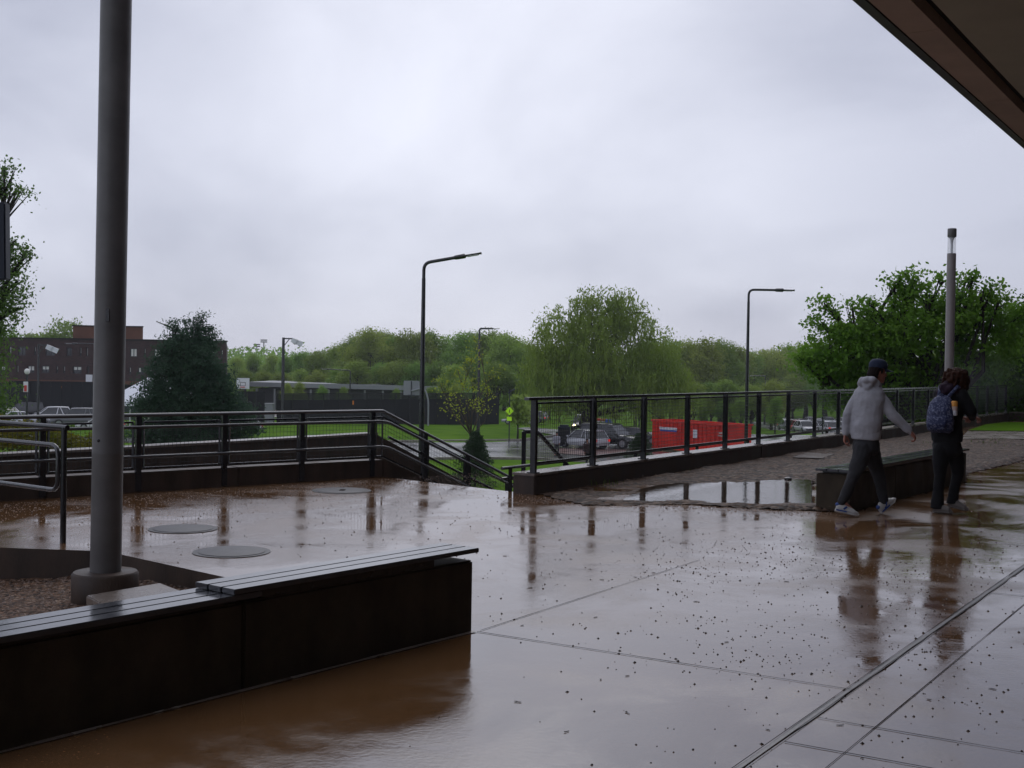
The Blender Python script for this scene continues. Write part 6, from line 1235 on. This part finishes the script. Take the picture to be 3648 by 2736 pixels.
# ---------------- two small figures below
def small_person(px, py, Y, H, top, legs, label, z=-5, lean=0.0):
    b = D(px, py, Y); t = thing('person', V(b.x, Y, z), label, 'person', 'people beyond the fence'); s = H/1.75
    def q(x, y, zz): return V(x*s+lean*zz*s, y*s, zz*s)
    b = MB(); b.loft([(q(0, 0, .85), V(.14*s, 0, 0), V(0, .1*s, 0)), (q(0, 0, 1.1), V(.15*s, 0, 0), V(0, .11*s, 0)), (q(0, 0, 1.38), V(.19*s, 0, 0), V(0, .11*s, 0)), (q(0, 0, 1.46), V(.08*s, 0, 0), V(0, .07*s, 0))], 14)
    b.cap(q(0, 0, 1.42), q(0, 0, 1.52), .05*s, .05*s)
    for sg in (-1, 1):
        b.limb([q(sg*.09, 0, .88), q(sg*.1+.04, -.04*sg, .48), q(sg*.12, .04*sg, .08)], [.085*s, .055*s, .04*s]); b.limb([q(sg*.12, .04*sg, .05), q(sg*.12, .04*sg-.14, .04)], [.035*s, .035*s])
        b.limb([q(sg*.2, 0, 1.37), q(sg*.25, -.04, 1.1), q(sg*.2, -.2, .92)], [.05*s, .04*s, .03*s]); hand(b, q(sg*.2, -.2, .92), V(0, -.4, -.9), V(-sg, 0, 0), V(0, -1, .2), .5, 1.05)
    head(b, q(0, 0, 1.64), (.1, -1, 0), (0, 0, 1), s); bake('body', b, 'skin', t, .009, 1)
    j = MB(); j.loft([(q(0, 0, .82), V(.19*s, 0, 0), V(0, .15*s, 0)), (q(0, 0, 1.15), V(.2*s, 0, 0), V(0, .15*s, 0)), (q(0, 0, 1.4), V(.21*s, 0, 0), V(0, .13*s, 0)), (q(0, 0, 1.47), V(.1*s, 0, 0), V(0, .09*s, 0))], 16)
    for sg in (-1, 1): j.limb([q(sg*.2, 0, 1.37), q(sg*.26, -.04, 1.1), q(sg*.21, -.18, .95)], [.075*s, .06*s, .05*s])
    bake('jacket', j, top, t, .02, 2)
    l = MB(); l.loft([(q(0, 0, .8), V(.15*s, 0, 0), V(0, .11*s, 0)), (q(0, 0, .98), V(.15*s, 0, 0), V(0, .11*s, 0))], 14)
    for sg in (-1, 1): l.limb([q(sg*.09, 0, .86), q(sg*.1+.04, -.04*sg, .48), q(sg*.12, .04*sg, .12)], [.1*s, .075*s, .06*s])
    bake('trousers', l, legs, t, .02, 2); h = MB(); h.ball(q(0, .02, 1.69), .1*s, .11*s, .1*s); bake('hair', h, 'hairb', t, .02, 1)
M['wine'] = mat('dark wine jacket', (.035, .012, .015), .8); M['palegrey'] = mat('pale grey jacket', (.3, .29, .33), .8)
small_person(588.5, 450, 80, 1.85, 'wine', 'blackc', 'person in dark wine coloured coat walking below behind the second fence bay', lean=-.06)
small_person(556.5, 450, 90, 1.72, 'palegrey', 'sweat', 'person in pale jacket standing by the navy cabinet beyond the fence', lean=.0)
# faint breath of vapour right of the woman
def vapour():
    c = D(985, 412, 15.5); mb = MB(); mb.ball((0, 0, 0), .75, .4, .42, 20); o = mb.build('vapour', 'white', None, smooth='all'); o.location = c
    m_ = bpy.data.materials.new('thin vapour'); m_.use_nodes = True; nt = m_.node_tree; nt.nodes.clear(); out = N(nt, 'ShaderNodeOutputMaterial'); pv = N(nt, 'ShaderNodeVolumePrincipled'); pv.inputs['Color'].default_value = (.9, .92, .97, 1)
    tc = N(nt, 'ShaderNodeTexCoord'); ln = N(nt, 'ShaderNodeVectorMath', operation='LENGTH'); mp = N(nt, 'ShaderNodeMapping'); mp.inputs['Scale'].default_value = (1.33, 2.5, 2.4); mp.inputs['Location'].default_value = (0, 0, -1.0)
    nt.links.new(tc.outputs['Object'], mp.inputs[0]); nt.links.new(mp.outputs[0], ln.inputs[0]); f = math_n(nt, 'MAXIMUM', math_n(nt, 'SUBTRACT', 1.0, ln.outputs['Value']), 0.0)
    n = N(nt, 'ShaderNodeTexNoise'); n.inputs['Scale'].default_value = 4; nt.links.new(tc.outputs['Object'], n.inputs[0]); nz = math_n(nt, 'MULTIPLY', n.outputs[0], f); nt.links.new(math_n(nt, 'MULTIPLY', nz, .28), pv.inputs['Density']); nt.links.new(pv.outputs[0], out.inputs['Volume'])
    o.data.materials.clear(); o.data.materials.append(m_); tag(o, kind='stuff')
vapour()

# rain haze over the whole place
mb = MB(); mb.box(-450, 450, -60, 562, -9.2, 26); o = mb.build('haze', 'white'); o.data.materials.clear()
m_ = bpy.data.materials.new('haze air'); m_.use_nodes = True; nt = m_.node_tree; nt.nodes.clear(); out = N(nt, 'ShaderNodeOutputMaterial'); pv = N(nt, 'ShaderNodeVolumePrincipled'); pv.inputs['Color'].default_value = (.93, .95, 1, 1); pv.inputs['Density'].default_value = .00033; nt.links.new(pv.outputs[0], out.inputs['Volume']); o.data.materials.append(m_); tag(o, kind='stuff')
